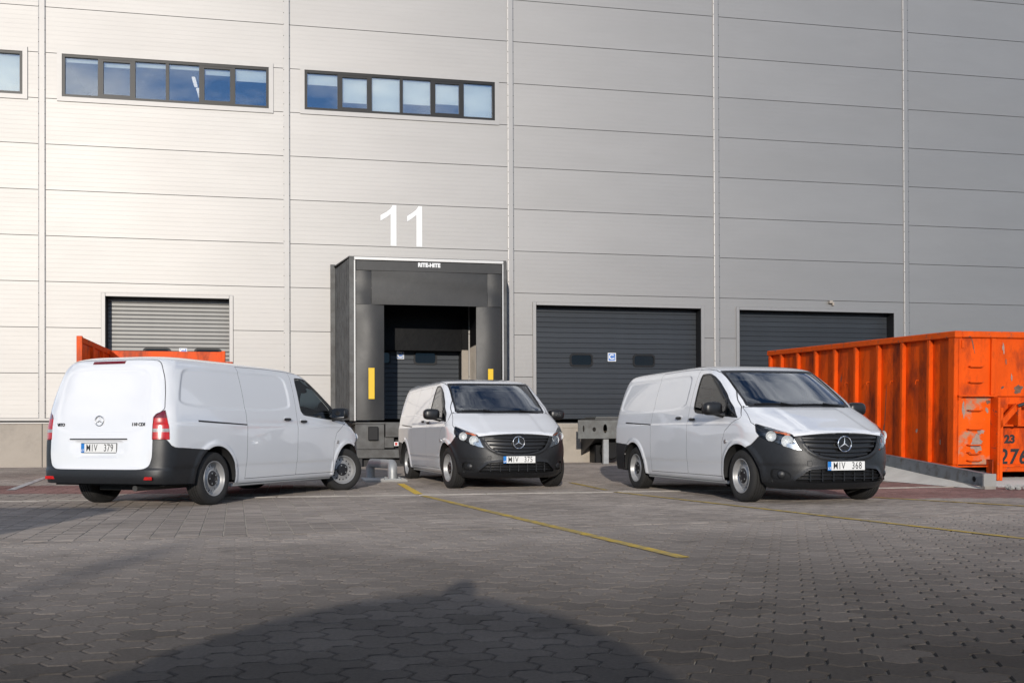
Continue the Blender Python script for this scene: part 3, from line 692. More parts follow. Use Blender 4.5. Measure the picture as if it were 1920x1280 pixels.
# ================================================================ ramp, edge beam, orange roll-off container
CA = R(10.6)                                   # container axis: away from the camera and a little left
cx, cy = 7.56, 17.75; cdir = np.array([-math.sin(CA), math.cos(CA)]); cright = np.array([math.cos(CA), math.sin(CA)])
TILT = R(1.95)
def cw(a, b): p = np.array([cx, cy]) + cdir*a + cright*b; return p
m = MB()
A = [(-1.2, .0), (-1.2, 3.4), (8.2, 3.4), (8.2, .0)]; hz = lambda a: .012 + max(0, (a + 1.2))*.030
V = [(*cw(a, b), hz(a)) for a, b in A] + [(*cw(a, b), -.1) for a, b in A]
m.add(V, [(3, 2, 1, 0), (0, 1, 5, 4), (2, 3, 7, 6), (3, 0, 4, 7)]); o = m.build('ramp', 'concrete'); tag(o, 'low concrete ramp under the long orange container', 'ramp', kind='structure')
beam = empty('ramp_edge_beam', (0, 0, 0), 0, 'grey steel edge beam sloping down in front of the orange container', 'beam')
b0 = np.array([7.37, 16.0]); b1 = np.array([6.92, 21.0]); bd = (b1-b0)/np.linalg.norm(b1-b0); bn = np.array([bd[1], -bd[0]])
def beam_box(s0, s1, w0, w1, z0, z1, sl=.066):
    V = [];
    for s, w in ((s0, w0), (s1, w0), (s1, w1), (s0, w1)):
        p = b0 + bd*s + bn*w; V.append((p[0], p[1], z0 + max(s, 0)*sl))
    V += [(x, y, z + (z1 - z0)) for x, y, z in V]
    return MB().add(V, [(0, 3, 2, 1), (4, 5, 6, 7), (0, 1, 5, 4), (1, 2, 6, 5), (2, 3, 7, 6), (3, 0, 4, 7)])
beam_box(.02, 5.0, 0, .012, .015, .215).build('web', 'steel_grey', beam); beam_box(.02, 5.0, -.002, .10, .2155, .228).build('top_flange', 'steel_grey', beam); beam_box(.02, 5.0, .09, .10, .015, .2145).build('web', 'steel_grey', beam)
beam_box(-.02, .016, -.09, .11, .045, .235).build('end_plate', 'concrete', beam); beam_box(-.03, .10, -.08, .10, .0, .045).build('foot', 'kerb', beam)
o = MB(); o.lathe([(0, -.004), (.045, -.004), (.045, .0)], 16, Matrix.Translation((*(b0 + bd*.42 - bn*.004), .14)) @ Matrix.Rotation(-math.atan2(bd[0], bd[1]) + R(90), 4, 'Z')); o.build('drain_hole', 'black_reveal', beam)
# smooth concrete fillet left of the beam
V = []; F = []
for i in range(9):
    s = i*.61; hgt = s*.066
    for j in range(6):
        t = j/5; p = b0 + bd*s + bn*(-.004 - t*(.10 + hgt*2.4)); V.append((p[0], p[1], float(gz(*p)) + .006 + max(0, hgt)*(1-t)**2*1.0))
for i in range(8):
    for j in range(5): a = i*6 + j; F.append((a, a+1, a+7, a+6))
MB().add(V, F).build('concrete_fillet', 'concrete', beam, smooth=60)
deb = empty('rubble', (7.70, 15.78, 0), 0, 'small heap of broken stones beside the beam end', 'rubble')
for k in range(7):
    m = MB(); r = rng.uniform(.03, .07); c = (rng.uniform(-.12, .32), rng.uniform(-.1, .1), r*.6); V = []
    for i in range(6):
        for j in range(4): th = math.pi*(j+.5)/4; ph = 2*math.pi*i/6; q = r*rng.uniform(.7, 1.2); V.append((c[0] + q*math.sin(th)*math.cos(ph), c[1] + q*math.sin(th)*math.sin(ph), max(.005, c[2] + .7*q*math.cos(th))))
    F = [(i*4+j, i*4+j+1, ((i+1) % 6)*4+j+1, ((i+1) % 6)*4+j) for i in range(6) for j in range(3)] + [tuple(i*4 for i in range(6)), tuple(i*4+3 for i in range(5, -1, -1))]
    m.add(V, F).build('stone', 'concrete', deb)

def container():
    t = empty('roll_off_container', (cx, cy, .19), CA, 'long orange steel roll-off container with vertical ribs and painted number', 'container')
    t.rotation_euler = (TILT, 0, CA); t.scale = (1.1235,)*3
    L, W, H = 6.68, 2.45, 2.16; th = .012
    # local: x right (width), y away (length), z up; near end face at y=0
    MB().box((.075, .0, .10), (.075+th, L, H-.06)).build('side_wall', 'orange', t)
    MB().box((W-.09, .0, .10), (W-.078, L, H-.06)).build('side_wall', 'orange', t)
    MB().box((.09, L-.02, .10), (W-.09, L, H-.06)).build('end_wall', 'orange', t)
    MB().box((.08, .02, .08), (W-.08, L, .10)).build('floor', 'orange', t)
    rail = [(0, H-.10), (.0, H), (.10, H), (.12, H-.10)]
    for x0, x1 in ((-.005, .12), (W-.12, W+.005)):
        MB().bbox((x0, -.02, H-.105), (x1, L+.02, H), .012).build('top_rail', 'rust_edge', t)
    MB().bbox((.121, -.02, H-.10), (W-.121, .09, H-.002), .012).build('top_rail', 'rust_edge', t); MB().bbox((.121, L-.09, H-.10), (W-.121, L+.02, H-.002), .012).build('top_rail', 'rust_edge', t)
    for x0, x1 in ((.0, .10), (W-.10, W)): MB().bbox((x0, .02, .02), (x1, L, .12), .01).build('bottom_rail', 'orange', t)
    # ribs: shallow U channels on each long side
    ys = [.0] + [.66 + .765*k for k in range(8)] + [L-.12]
    me = {}
    for k, y in enumerate(ys):
        w = .16 if k == 0 else .075
        for sd in (0, 1):
            x0, x1 = ((.0, .0745) if sd == 0 else (W-.0775, W))
            key = (w, sd)
            if key not in me: o = MB().bbox((x0, 0, .121), (x1, w, H-.106), .008).build('rib', 'orange', t); me[key] = o.data
            else: o = bpy.data.objects.new('rib', me[key]); COL.objects.link(o); o.parent = t
            o.location = (0, y, 0)
    # tarp hooks along the side
    for k in range(1, len(ys)-1):
        y = ys[k] + .40
        MB().tube([(.07, y, 1.42), (.03, y, 1.43), (.022, y+.01, 1.40), (.025, y+.02, 1.36)], .009, 6).build('tarp_hook', 'orange', t)
    # near end: upper sheet, shelf flange, lower worn sheet, posts
    MB().box((.101, .03, 1.17), (W-.10, .045, H-.10)).build('end_wall', 'orange', t)
    MB().box((.101, .05, .121), (.66, .062, 1.16)).build('end_wall', 'orange_worn', t)
    MB().box((.74, .08, .121), (W-.10, .092, 1.16)).build('end_wall', 'orange', t)
    m = MB(); m.bbox((.05, -.06, 1.16), (.70, .05, 1.185), .004); m.build('shelf_flange', 'rust_edge', t)
    m = MB(); m.prism([(.06, 0), (.13, 0), (.06, -.05)], 0, .01, Matrix(((1, 0, 0, 0), (0, 0, 1, -.03), (0, 1, 0, 1.155), (0, 0, 0, 1)))); m.build('gusset', 'orange', t)
    MB().bbox((.625, -.01, 1.186), (.70, .03, H-.106), .006).build('post', 'orange', t)
    MB().bbox((.665, -.13, -.12), (.705, .08, 1.15), .006).build('post', 'rust_edge', t); MB().bbox((.706, -.13, -.12), (.755, -.118, .99), .003).build('post', 'orange', t)
    MB().bbox((W-.70, -.13, -.12), (W-.66, .08, 1.15), .006).build('post', 'rust_edge', t)
    # hook frame and lifting bar in the middle of the end face
    cxm = W/2
    m = MB(); Ms = Matrix(((1, 0, 0, 0), (0, 0, 1, -.13), (0, 1, 0, 0), (0, 0, 0, 1)))
    m.prism([(.70, .78), (.98, 1.06), (1.10, 1.06), (.70, .66)], 0, .05, Ms); m.build('hook_strut', 'orange', t)
    m = MB(); m.prism([(W-.70, .78), (W-.98, 1.06), (W-1.10, 1.06), (W-.70, .66)], 0, .05, Ms); m.build('hook_strut', 'orange', t)
    MB().tube([(.98, -.16, 1.02), (1.05, -.20, 1.05), (1.40, -.20, 1.05), (1.47, -.16, 1.02)], .028, 10).build('lifting_bar', 'dark_steel', t, smooth=40)
    for x in (.98, 1.40): MB().bbox((x, -.17, .72), (x+.05, .078, 1.05), .005).build('hook_plate', 'rust_edge', t)
    MB().bbox((.78, -.05, .705), (W-.78, .078, .735), .004).build('cross_bar', 'rust_edge', t)
    MB().bbox((.756, .04, .0), (W-.756, .14, .12), .01).build('end_sill', 'rust_edge', t)
    # rungs
    for z in (1.62, 1.38, .95, .66, .42, .18+.0, ):
        yb = .03 if z > 1.2 else .05
        MB().tube([(.26, yb, z), (.26, yb-.06, z+.005), (.29, yb-.075, z), (.45, yb-.075, z), (.48, yb-.06, z+.005), (.48, yb, z)], .010, 6).build('rung', 'rust_edge', t)
    MB().tube([(.26, .05, .30), (.265, -.015, .31), (.30, -.03, .285), (.44, -.03, .29), (.475, -.01, .31), (.48, .05, .30)], .010, 6).build('rung', 'rust_edge', t)
    MB().bbox((.135, .012, 1.90), (.175, .03, 2.02), .004).build('latch_plate', 'rust_edge', t)
    MB().bbox((.60, -.10, -.05), (.62, .05, .20), .004).build('skid_gusset', 'orange', t)
    # rollers / skids
    for x in (.55, W-.75):
        MB().bbox((x, .1, -.14), (x+.16, L, .02), .01).build('skid', 'dark_steel', t)
        MB().lathe([(0, -.09), (.09, -.09), (.09, .09), (0, .09)], 16, Matrix.Translation((x+.08, .35, -.13)) @ Matrix.Rotation(R(90), 4, 'Z')).build('roller', 'dark_steel', t)
    for s, size, x, z, b in (('23', .17, 1.02, .50, .009), ('2760', .33, 1.17, .22, .009)):
        text_obj('painted_number', s, size, 'black_paint', t, Matrix.Translation((x, .0775, z)) @ Matrix.Rotation(R(90), 4, 'X'), bold=b, extrude=.001, sx=(1.1 if s == '23' else .9), shear=(0 if s == '23' else .12), spacing=(1. if s == '23' else 1.15))
    # scrapes and knocks on the near end and the long side
    def scrape(x, z, rx, rz, ang, mt, y=None, side=False):
        n = 14; P = []
        for k in range(n):
            a = 2*math.pi*k/n; r = rng.uniform(.45, 1.1); px_, pz_ = rx*r*math.cos(a), rz*r*math.sin(a)
            P.append((x + px_*math.cos(ang) - pz_*math.sin(ang), z + px_*math.sin(ang) + pz_*math.cos(ang)))
        V = [(.0725, p, q) if side else (p, y, q) for p, q in P]
        MB().add(V, [tuple(range(n))] if not side else [tuple(range(n-1, -1, -1))]).build('scrape', mt, t)
    for (x, z, rx, rz, a, mt, y) in ((1.12, 1.28, .10, .07, .3, 'scrape', .027), (.33, 1.95, .012, .14, .25, 'scrape', .027), (.85, 1.92, .02, .10, .1, 'bare_steel', .027), (.90, 1.70, .012, .06, 0, 'scrape', .027), (1.3, 1.85, .02, .12, -.2, 'bare_steel', .027), (.62, 1.08, .05, .04, .2, 'scrape', .047), (.60, .95, .03, .05, .5, 'bare_steel', .047), (.20, .95, .03, .16, .05, 'bare_steel', .047), (.42, .45, .12, .16, .2, 'bare_steel', .047), (.50, .62, .07, .05, .2, 'bare_steel', .047), (.84, 1.30, .04, .02, .6, 'scrape', .027), (1.0, 1.45, .015, .07, .1, 'bare_steel', .027), (1.35, .30, .015, .12, 0, 'bare_steel', .0775)):
        scrape(x, z, rx, rz, a, mt, y)
    for (yy, z, rx, rz, a, mt) in ((2.05, 1.0, .012, .55, .07, 'scrape'), (2.1, .62, .03, .08, .2, 'scrape'), (3.6, 1.5, .02, .10, .2, 'scrape'), (1.1, .6, .03, .05, .4, 'bare_steel'), (.45, .45, .02, .07, .1, 'bare_steel'), (4.4, 1.2, .015, .2, -.1, 'scrape'), (5.2, 1.6, .03, .06, 0, 'scrape')):
        scrape(yy, z, rx, rz, a, mt, side=True)
    return t
container()
def skip():
    # open orange container behind the left van: left wall, rear wall
    t = empty('open_container', (-8.05, 19.2, .05), R(11.6), 'open orange container behind the left van, its top edge showing above the roof', 'container')
    H, L, W = 2.64, 2.95, 2.42
    MB().bbox((0, .04, .12), (.05, L, H-.09), .004).build('side_wall', 'orange', t)
    MB().bbox((W-.05, 1.9, .12), (W, L, H-.6), .004).build('side_wall', 'orange', t)
    MB().bbox((.051, L-.05, .12), (W-.051, L, H), .004).build('end_wall', 'orange', t)
    MB().bbox((-.03, -.02, .0), (.07, .06, H+.04), .006).build('corner_post', 'orange', t)
    MB().bbox((-.02, .061, H-.089), (.07, L+.02, H+.02), .006).build('top_rail', 'rust_edge', t)
    for y in (.9, 1.9): MB().bbox((.051, y, .12), (.10, y+.09, H-.1), .004).build('rib', 'orange', t)
    MB().bbox((W-.06, L-.12, .0), (W+.02, L+.02, H+.015), .006).build('corner_post', 'orange', t)
    MB().bbox((W+.02, L-.16, .0), (W+.18, L-.02, H-.22), .006).build('hinge_post', 'orange', t)
    MB().bbox((0, .1, .02), (W, L, .118), .004).build('floor', 'orange', t)
    MB().bbox((.05, 0, .1), (W-.05, .05, 1.2), .004).build('end_wall', 'orange', t)
skip()
# ================================================================ delivery vans
mat('van_white', (.79, .793, .80), rough=.18, spec=.5, coat=1., coat_r=.02, var=.012, var_scale=1.2)
mat('bumper_plastic', (.014, .0145, .016), rough=.42, spec=.5, var=.2, var_scale=30, bump=.10, bump_scale=500)
mat('lamp_house', (.10, .105, .115), rough=.3, metal=.6)
mat('gap_dark', (.16, .16, .165), rough=.8)
mat('black_trim', (.010, .010, .011), rough=.35)
mat('tyre', (.020, .019, .018), rough=.8, var=.25, var_scale=8)
mat('rim_silver', (.36, .36, .36), rough=.42, metal=.35, var=.08)
mat('hub_black', (.014, .014, .016), rough=.4)
mat('chrome', (.80, .80, .80), rough=.12, metal=1.)
mat('satin_chrome', (.60, .60, .60), rough=.3, metal=1.)
mat('plate_white', (.80, .79, .76), rough=.35)
mat('plate_blue', (.015, .19, .56), rough=.35)
mat('dash', (.028, .029, .032), rough=.7)
mat('seat', (.045, .047, .052), rough=.9)
mat('liner', (.40, .40, .39), rough=.9)
mat('light_red', (.50, .006, .004), rough=.22, coat=.25, var=.3, var_scale=22)
mat('light_red_dark', (.16, .004, .006), rough=.12, coat=1.)
mat('light_clear', (.62, .62, .60), rough=.12, coat=1., var=.3, var_scale=40)
mat('light_pale', (.34, .33, .32), rough=.25, coat=.3, var=.4, var_scale=40)
mat('amber', (.75, .16, .03), rough=.25, coat=.5)
mat('lamp_bowl', (.80, .81, .82), rough=.3, metal=.2, bump=.5, bump_scale=40)
glass_mat('van_glass', (.70, .78, .77), refl=.03, boost=2.3)
glass_mat('door_glass', (.62, .70, .68), refl=.01, boost=1.0)
mat('mirror_face', (.22, .23, .25), rough=.05, metal=1.)
glass_mat('lens_clear', (.93, .95, .96), refl=.0, boost=1.0)
mat('under', (.015, .015, .015), rough=.8)

def pchip(xs, ys):
    xs = np.array(xs, float); ys = np.array(ys, float); h = np.diff(xs); d = np.diff(ys)/h; m = np.zeros_like(ys)
    m[0], m[-1] = d[0], d[-1]
    for i in range(1, len(xs)-1):
        if d[i-1]*d[i] > 0: w1 = 2*h[i]+h[i-1]; w2 = h[i]+2*h[i-1]; m[i] = (w1+w2)/(w1/d[i-1] + w2/d[i])
    def f(x):
        x = np.clip(np.asarray(x, float), xs[0], xs[-1]); i = np.clip(np.searchsorted(xs, x)-1, 0, len(h)-1); t = (x-xs[i])/h[i]
        return (2*t**3-3*t**2+1)*ys[i] + (t**3-2*t**2+t)*h[i]*m[i] + (-2*t**3+3*t**2)*ys[i+1] + (t**3-t**2)*h[i]*m[i+1]
    return f
def table(s): 
    a = np.array([[float(q) for q in p.split(':')] for p in s.split()]); return pchip(a[:, 0], a[:, 1])
ZTOP = 1.865
XF = table('.17:.70 .20:.80 .26:.872 .34:.898 .45:.907 .55:.904 .65:.895 .75:.880 .83:.862 .865:.845 .885:.815 .91:.745 .95:.64 1.0:.515 1.05:.395 1.10:.27 1.15:.14 1.19:.04 1.205:.0 1.22:-.03 1.30:-.152 1.40:-.305 1.50:-.458 1.60:-.612 1.70:-.770 1.735:-.83 1.77:-.95 1.80:-1.14 1.825:-1.40 1.845:-1.75 1.858:-2.15 1.865:-2.60')
XR = table('.17:-4.30 .25:-4.42 .30:-4.455 .40:-4.475 .46:-4.472 .49:-4.455 .7:-4.445 .9:-4.432 1.1:-4.412 1.3:-4.378 1.5:-4.33 1.65:-4.285 1.74:-4.245 1.79:-4.195 1.82:-4.11 1.84:-3.92 1.855:-3.55 1.862:-3.15 1.865:-2.65')
WW = table('.17:.83 .22:.885 .28:.922 .40:.940 .47:.946 .50:.954 .6:.960 .8:.963 .95:.963 .99:.961 1.025:.950 1.08:.943 1.2:.922 1.4:.878 1.6:.822 1.7:.786 1.75:.756 1.785:.718 1.81:.664 1.835:.565 1.85:.445 1.86:.275 1.865:.01')
X0 = table('.17:.0 .85:.0 .95:-.03 1.0:-.08 1.1:-.24 1.2:-.44 1.3:-.52 1.4:-.67 1.5:-.82 1.6:-.98 1.7:-1.15 1.735:-1.22 1.77:-1.35 1.80:-1.55 1.825:-1.80 1.845:-2.05 1.858:-2.35 1.865:-2.62')
PP = table('.17:2.9 .85:2.8 .95:2.9 1.1:3.2 1.2:3.5 1.7:3.7 1.78:3.0 1.865:2.2')
QQ = table('.17:2.1 .85:2.1 1.0:2.2 1.2:2.3 1.7:2.3 1.865:2.0')
DR = table('.17:.30 1.6:.30 1.78:.34 1.83:.5 1.865:.03')
WB = 3.43; ZC = .312; RA = .418
def sstep(t): t = np.clip(t, 0, 1); return t*t*(3-2*t)
def outline(z, nF=44, nS=250, nR=30):
    "half outline (left side, y>=0) at height z: (N,2)"
    xf, xr, w, x0, p, q, dr = (float(f(z)) for f in (XF, XR, WW, X0, PP, QQ, DR))
    dr = min(dr, (x0-xr)*.48)
    th = np.linspace(0, 1, nF); th = (th*.75 + .25*sstep(th))*math.pi/2
    F = np.stack([x0 + (xf-x0)*np.cos(th)**(2/q), w*np.sin(th)**(2/p)], -1); F[-1] = (x0, w); F[0] = (xf, 0)
    xs = np.linspace(x0, xr+dr, nS)[1:-1]; S = np.stack([xs, np.full_like(xs, w)], -1)
    th = np.linspace(math.pi/2, 0, nR); Rr = np.stack([xr+dr - dr*np.cos(th)**(2/2.6), w*np.sin(th)**(2/4.2)], -1); Rr[0] = (xr+dr, w); Rr[-1] = (xr, 0)
    P = np.concatenate([F, S, Rr])
    tp = np.clip((-3.0 - P[:, 0])/1.45, 0, 1); P[:, 1] *= 1 - .022*tp**2          # slight taper to the rear
    return P
def chaikin(P, n=3, keep=.25):
    P = np.asarray(P, float)
    for _ in range(n):
        Q = np.roll(P, -1, 0); P = np.stack([P*(1-keep) + Q*keep, P*keep + Q*(1-keep)], 1).reshape(-1, 2)
    return P
def sdf(P, poly):
    "signed distance (negative inside) of points (n,2) to polygon"
    d = np.full(len(P), 1e9); ins = np.zeros(len(P), bool); m = len(poly)
    for i in range(m):
        a = poly[i]; b = poly[(i+1) % m]; e = b - a; w = P - a
        t = np.clip((w @ e)/(e @ e + 1e-12), 0, 1); q = w - t[:, None]*e; d = np.minimum(d, (q*q).sum(1))
        c = (a[1] <= P[:, 1]) != (b[1] <= P[:, 1])
        if c.any():
            xi = a[0] + (P[:, 1]-a[1])*e[0]/(e[1] if abs(e[1]) > 1e-12 else 1e-12); ins ^= c & (P[:, 0] < xi)
    d = np.sqrt(d); return np.where(ins, -d, d)
# outlines of the panels: side view (x,z), rear view (y,z), front corner view (k,z) with k=(|y|-x)/sqrt2
ARR = np.array
BLIND = chaikin([(-4.12, 1.19), (-4.04, 1.45), (-3.90, 1.69), (-3.60, 1.708), (-2.2, 1.716), (-1.615, 1.716), (-1.59, 1.45), (-1.63, 1.19)], 3, .2)
DOORF = ARR([(-1.44, 1.765), (-1.49, 1.0), (-1.51, .305), (-.46, .305), (-.44, .75), (-.36, .90), (-.12, 1.03), (-.012, 1.062), (-.018, 1.092), (-.25, 1.268), (-.46, 1.435), (-.73, 1.605), (-.90, 1.692), (-1.03, 1.733), (-1.20, 1.757)])
SLIDE = ARR([(-2.72, 1.775), (-2.755, 1.0), (-2.775, .300), (-1.51, .305), (-1.49, 1.0), (-1.44, 1.77), (-2.0, 1.785)])
WIN = chaikin([(-1.345, 1.697), (-1.36, 1.157), (-.70, 1.108), (-.35, 1.088), (-.07, 1.066), (-.06, 1.072), (-.287, 1.232), (-.50, 1.395), (-.765, 1.563), (-.93, 1.645), (-1.045, 1.685), (-1.12, 1.697)], 2, .12)
TAILG = chaikin([(-.40, .465), (.40, .465), (.64, .468), (.715, .51), (.747, .62), (.747, .83), (.737, 1.09), (.84, 1.175), (.83, 1.25), (.808, 1.40), (.765, 1.57), (.69, 1.735), (.60, 1.785), (-.60, 1.785)], 2, .2)
TREC = chaikin([(-.40, .90), (.62, .90), (.66, 1.10), (.64, 1.45), (.60, 1.62), (.50, 1.675), (-.40, 1.69)], 2, .2)
PREC = ARR([(-.40, .60), (.30, .60), (.42, .825), (-.40, .825)])
TLIGHT = ARR([(.737, .822), (.735, 1.085), (.76, 1.122), (.85, 1.172), (1.2, 1.20), (1.2, .818)])
HLIGHT = chaikin([(-.205, .655), (-.165, .690), (-.085, .845), (-.045, .868), (.10, .905), (.26, .948), (.405, .988), (.425, .985), (.395, .885), (.345, .832), (.25, .792), (.05, .722), (-.12, .662)], 2, .15)
GRILL = chaikin([(-.535, .845), (-.50, .74), (-.44, .655), (-.33, .595), (-.15, .565), (0, .545), (.15, .565), (.33, .595), (.44, .655), (.50, .74), (.535, .845), (.50, .862), (0, .868), (-.50, .862)], 2, .15)
LGRIL = chaikin([(-.62, .285), (-.47, .425), (-.30, .438), (.30, .438), (.47, .425), (.62, .285), (.40, .272), (-.40, .272)], 2, .12)
FOG = chaikin([(-.04, .30), (.14, .305), (.20, .335), (.185, .43), (.10, .435), (-.03, .40), (-.07, .35)], 2, .2)
def hood_line(y): return .868 - .035*(np.abs(y)/.55)**2          # leading edge of the bonnet

class TM:
    "triangle mesh with splitting by scalar fields; V undisplaced, groove flags"
    def __init__(s, V, T): s.V = V; s.T = T; s.g = np.zeros(len(V), bool)
    def split(s, d, groove=False, eps=2e-5):
        d = d.copy(); d[np.abs(d) < eps] = 0; sg = np.sign(d).astype(int)
        T = s.T; S = sg[T]; mixed = (S.max(1) > 0) & (S.min(1) < 0)
        if groove: s.g |= (sg == 0)
        if not mixed.any(): return
        keep = T[~mixed]; X = T[mixed]; S = S[mixed]; n = len(s.V)
        E = np.concatenate([X[:, [0, 1]], X[:, [1, 2]], X[:, [2, 0]]]); cr = sg[E[:, 0]]*sg[E[:, 1]] < 0
        key = np.minimum(E[:, 0], E[:, 1]).astype(np.int64)*n + np.maximum(E[:, 0], E[:, 1]); uk = np.unique(key[cr])
        a = uk // n; b = uk % n; t = d[a]/(d[a]-d[b]); NV = s.V[a] + (s.V[b]-s.V[a])*t[:, None]
        ng = (s.g[a] & s.g[b]) | groove
        s.V = np.concatenate([s.V, NV]); s.g = np.concatenate([s.g, ng])
        find = lambda p, q: n + np.searchsorted(uk, np.minimum(p, q).astype(np.int64)*n + np.maximum(p, q))
        out_ = [keep]
        z0 = (S == 0).sum(1)
        A = X[z0 == 1]; SA = S[z0 == 1]
        if len(A):
            k = np.argmax(SA == 0, 1); r = np.arange(len(A)); p0, p1, p2 = A[r, k], A[r, (k+1) % 3], A[r, (k+2) % 3]; m = find(p1, p2)
            out_ += [np.stack([p0, p1, m], 1), np.stack([p0, m, p2], 1)]
        A = X[z0 == 0]; SA = S[z0 == 0]
        if len(A):
            lone = np.where(SA.sum(1) > 0, -1, 1); k = np.argmax(SA == lone[:, None], 1); r = np.arange(len(A)); p0, p1, p2 = A[r, k], A[r, (k+1) % 3], A[r, (k+2) % 3]
            m1 = find(p0, p1); m2 = find(p0, p2); out_ += [np.stack([p0, m1, m2], 1), np.stack([m1, p1, p2], 1), np.stack([m1, p2, m2], 1)]
        s.T = np.concatenate(out_)
    def cen(s): return s.V[s.T].mean(1)
def compact(V, T):
    u, inv = np.unique(T, return_inverse=True); return V[u], inv.reshape(-1, 3), u

def build_van():
    zs = np.concatenate([np.arange(.17, .84, .0135), np.arange(.84, 1.215, .0065), np.arange(1.215, 1.76, .0135), ZTOP - (np.linspace(math.sqrt(ZTOP-1.76), .0008, 22))**2])
    P = np.stack([outline(z) for z in zs]); nz, N = P.shape[:2]
    V = np.concatenate([P, np.broadcast_to(zs[:, None, None], (nz, N, 1))], -1).reshape(-1, 3)
    i = (np.arange(nz-1)[:, None]*N + np.arange(N-1)[None]).ravel()
    T = np.concatenate([np.stack([i, i+N+1, i+1], 1), np.stack([i, i+N, i+N+1], 1)])
    # close the roof along the ridge
    tm = TM(V, T)
    # --- fields on undisplaced coordinates
    xz = lambda V: V[:, [0, 2]]; yz = lambda V: V[:, [1, 2]]
    kz = lambda V: np.stack([(V[:, 1]-V[:, 0])/math.sqrt(2), V[:, 2]], -1)
    BIG = 1e3
    def arch(V, xc, r=RA):
        dx = V[:, 0]-xc; dz = V[:, 2]-ZC; d = np.where(dz > 0, np.hypot(dx, dz*.985), np.abs(dx)) - r
        return np.where(V[:, 1] > .5, d, BIG)
    f_arch = lambda V: np.minimum(arch(V, 0), arch(V, -WB))
    zbot = lambda x: np.interp(x, [-4.5, -3.9, -3.5, -3.0, -.4, .3, .55, 1.], [.30, .285, .26, .245, .235, .20, .185, .18])
    f_bot = lambda V: V[:, 2] - zbot(V[:, 0])
    side_only = lambda V, d: np.where(V[:, 1] > .55, d, BIG)
    f_door = lambda V: side_only(V, sdf(xz(V), DOORF)); f_slide = lambda V: side_only(V, sdf(xz(V), SLIDE)); f_win = lambda V: side_only(V, sdf(xz(V), WIN))
    f_tail = lambda V: np.where(V[:, 0] < -4.0, sdf(yz(V), TAILG), BIG)
    f_tl = lambda V: np.where(V[:, 0] < -4.0, np.maximum(sdf(yz(V), TLIGHT), V[:, 0] + 4.285), BIG)
    f_hl = lambda V: np.where(V[:, 0] > .1, sdf(kz(V), HLIGHT), BIG)
    def f_fb(V):   # front bumper: below the bonnet line / headlight / slanted fender line, ahead of the arch
        k = kz(V)[:, 0]
        top = np.where(k < -.09, BIG, np.interp(k, [-.09, .345, .406, .474, .544, .62], [.74, .840, .780, .724, .688, .660]))
        d1 = V[:, 2] - hood_line(V[:, 1]); d2 = (V[:, 2] - top)
        d = np.where(k < -.09, d1, np.maximum(d2, -(k+.09)*0 + d2))
        return np.where(V[:, 0] > -.02, d, BIG)
    def f_rb(V):
        top = np.interp(V[:, 0], [-4.6, -4.325, -4.30, -4.27, -4.22, -3.62, -3.2], [.832, .832, .80, .752, .726, .692, .69])
        d = V[:, 2] - top
        d = np.where(V[:, 0] < -4.33, np.maximum(d, np.where(V[:, 1] < .79, -sdf(yz(V), TAILG), -1)), d)
        return np.where(V[:, 0] < -3.3, d, BIG)
    f_ws = lambda V: np.where((V[:, 0] > -1.45) & (V[:, 0] < .15), np.maximum(np.maximum(1.222 - V[:, 2], V[:, 2]-1.728), V[:, 1] - np.interp(V[:, 2], [1.2, 1.3, 1.5, 1.75], [.765, .752, .730, .700])), BIG)
    f_hood = lambda V: np.where(V[:, 0] > -.5, np.maximum(np.maximum(hood_line(V[:, 1]) - V[:, 2], V[:, 2] - 1.205), V[:, 1] - np.interp(V[:, 0], [-.2, .0, .2, .35, .5, .8], [.80, .835, .888, .870, .80, .62])), BIG)
    f_gr = lambda V: np.where(V[:, 0] > .4, sdf(yz(V), GRILL), BIG); f_lg = lambda V: np.where(V[:, 0] > .4, sdf(yz(V), LGRIL), BIG)
    f_fog = lambda V: np.where(V[:, 0] > .2, sdf(kz(V), FOG), BIG)
    def cut(f, groove=False):
        if groove:
            tm.split(f(tm.V) - .0036); tm.split(f(tm.V) + .0036)
        tm.split(f(tm.V), groove)
    def drop(f):
        c = f(tm.cen()); tm.T = tm.T[c > 0]
    cut(f_bot); drop(f_bot); cut(f_arch); drop(f_arch)
    for f in (f_door, f_slide, f_tail, f_fb, f_rb, f_hood, f_hl, f_tl): cut(f, True)
    cut(f_ws); cut(lambda V: f_ws(V) + .030); cut(f_win); cut(lambda V: f_win(V) + .022)
    DIV = lambda V: np.where(f_win(V) < .02, np.abs(V[:, 0] + .365 + (V[:, 2]-1.09)*.36) - .016, BIG); cut(DIV)
    cut(f_gr); cut(f_lg); cut(f_fog)
    # --- displacement
    V = tm.V.copy(); T = tm.T
    fn = np.cross(V[T[:, 1]]-V[T[:, 0]], V[T[:, 2]]-V[T[:, 0]]); vn = np.zeros_like(V)
    for j in range(3): np.add.at(vn, T[:, j], fn)
    vn /= np.linalg.norm(vn, axis=1)[:, None] + 1e-12
    if vn[np.argmax(V[:, 1])][1] < 0: vn = -vn; tm.T = tm.T[:, [0, 2, 1]]
    U = tm.V
    side = np.clip((U[:, 1]-.6)/.1, 0, 1)*(np.abs(vn[:, 1]) > .4)
    disp = np.zeros(len(V))
    disp -= .011*sstep(-(sdf(xz(U), BLIND))/.036)*side*np.clip((1.745-U[:, 2])/.02, 0, 1)
    for xc in (0, -WB):
        dx = U[:, 0]-xc; dz = U[:, 2]-ZC; r = np.where(dz > 0, np.hypot(dx, dz), np.abs(dx)) - RA
        disp += .016*(1-sstep((r-.035)/.05))*side*(U[:, 2] < .95)*(U[:, 2] > .26)
    rear = (U[:, 0] < -4.1)*np.clip((-vn[:, 0]-.5)/.2, 0, 1)
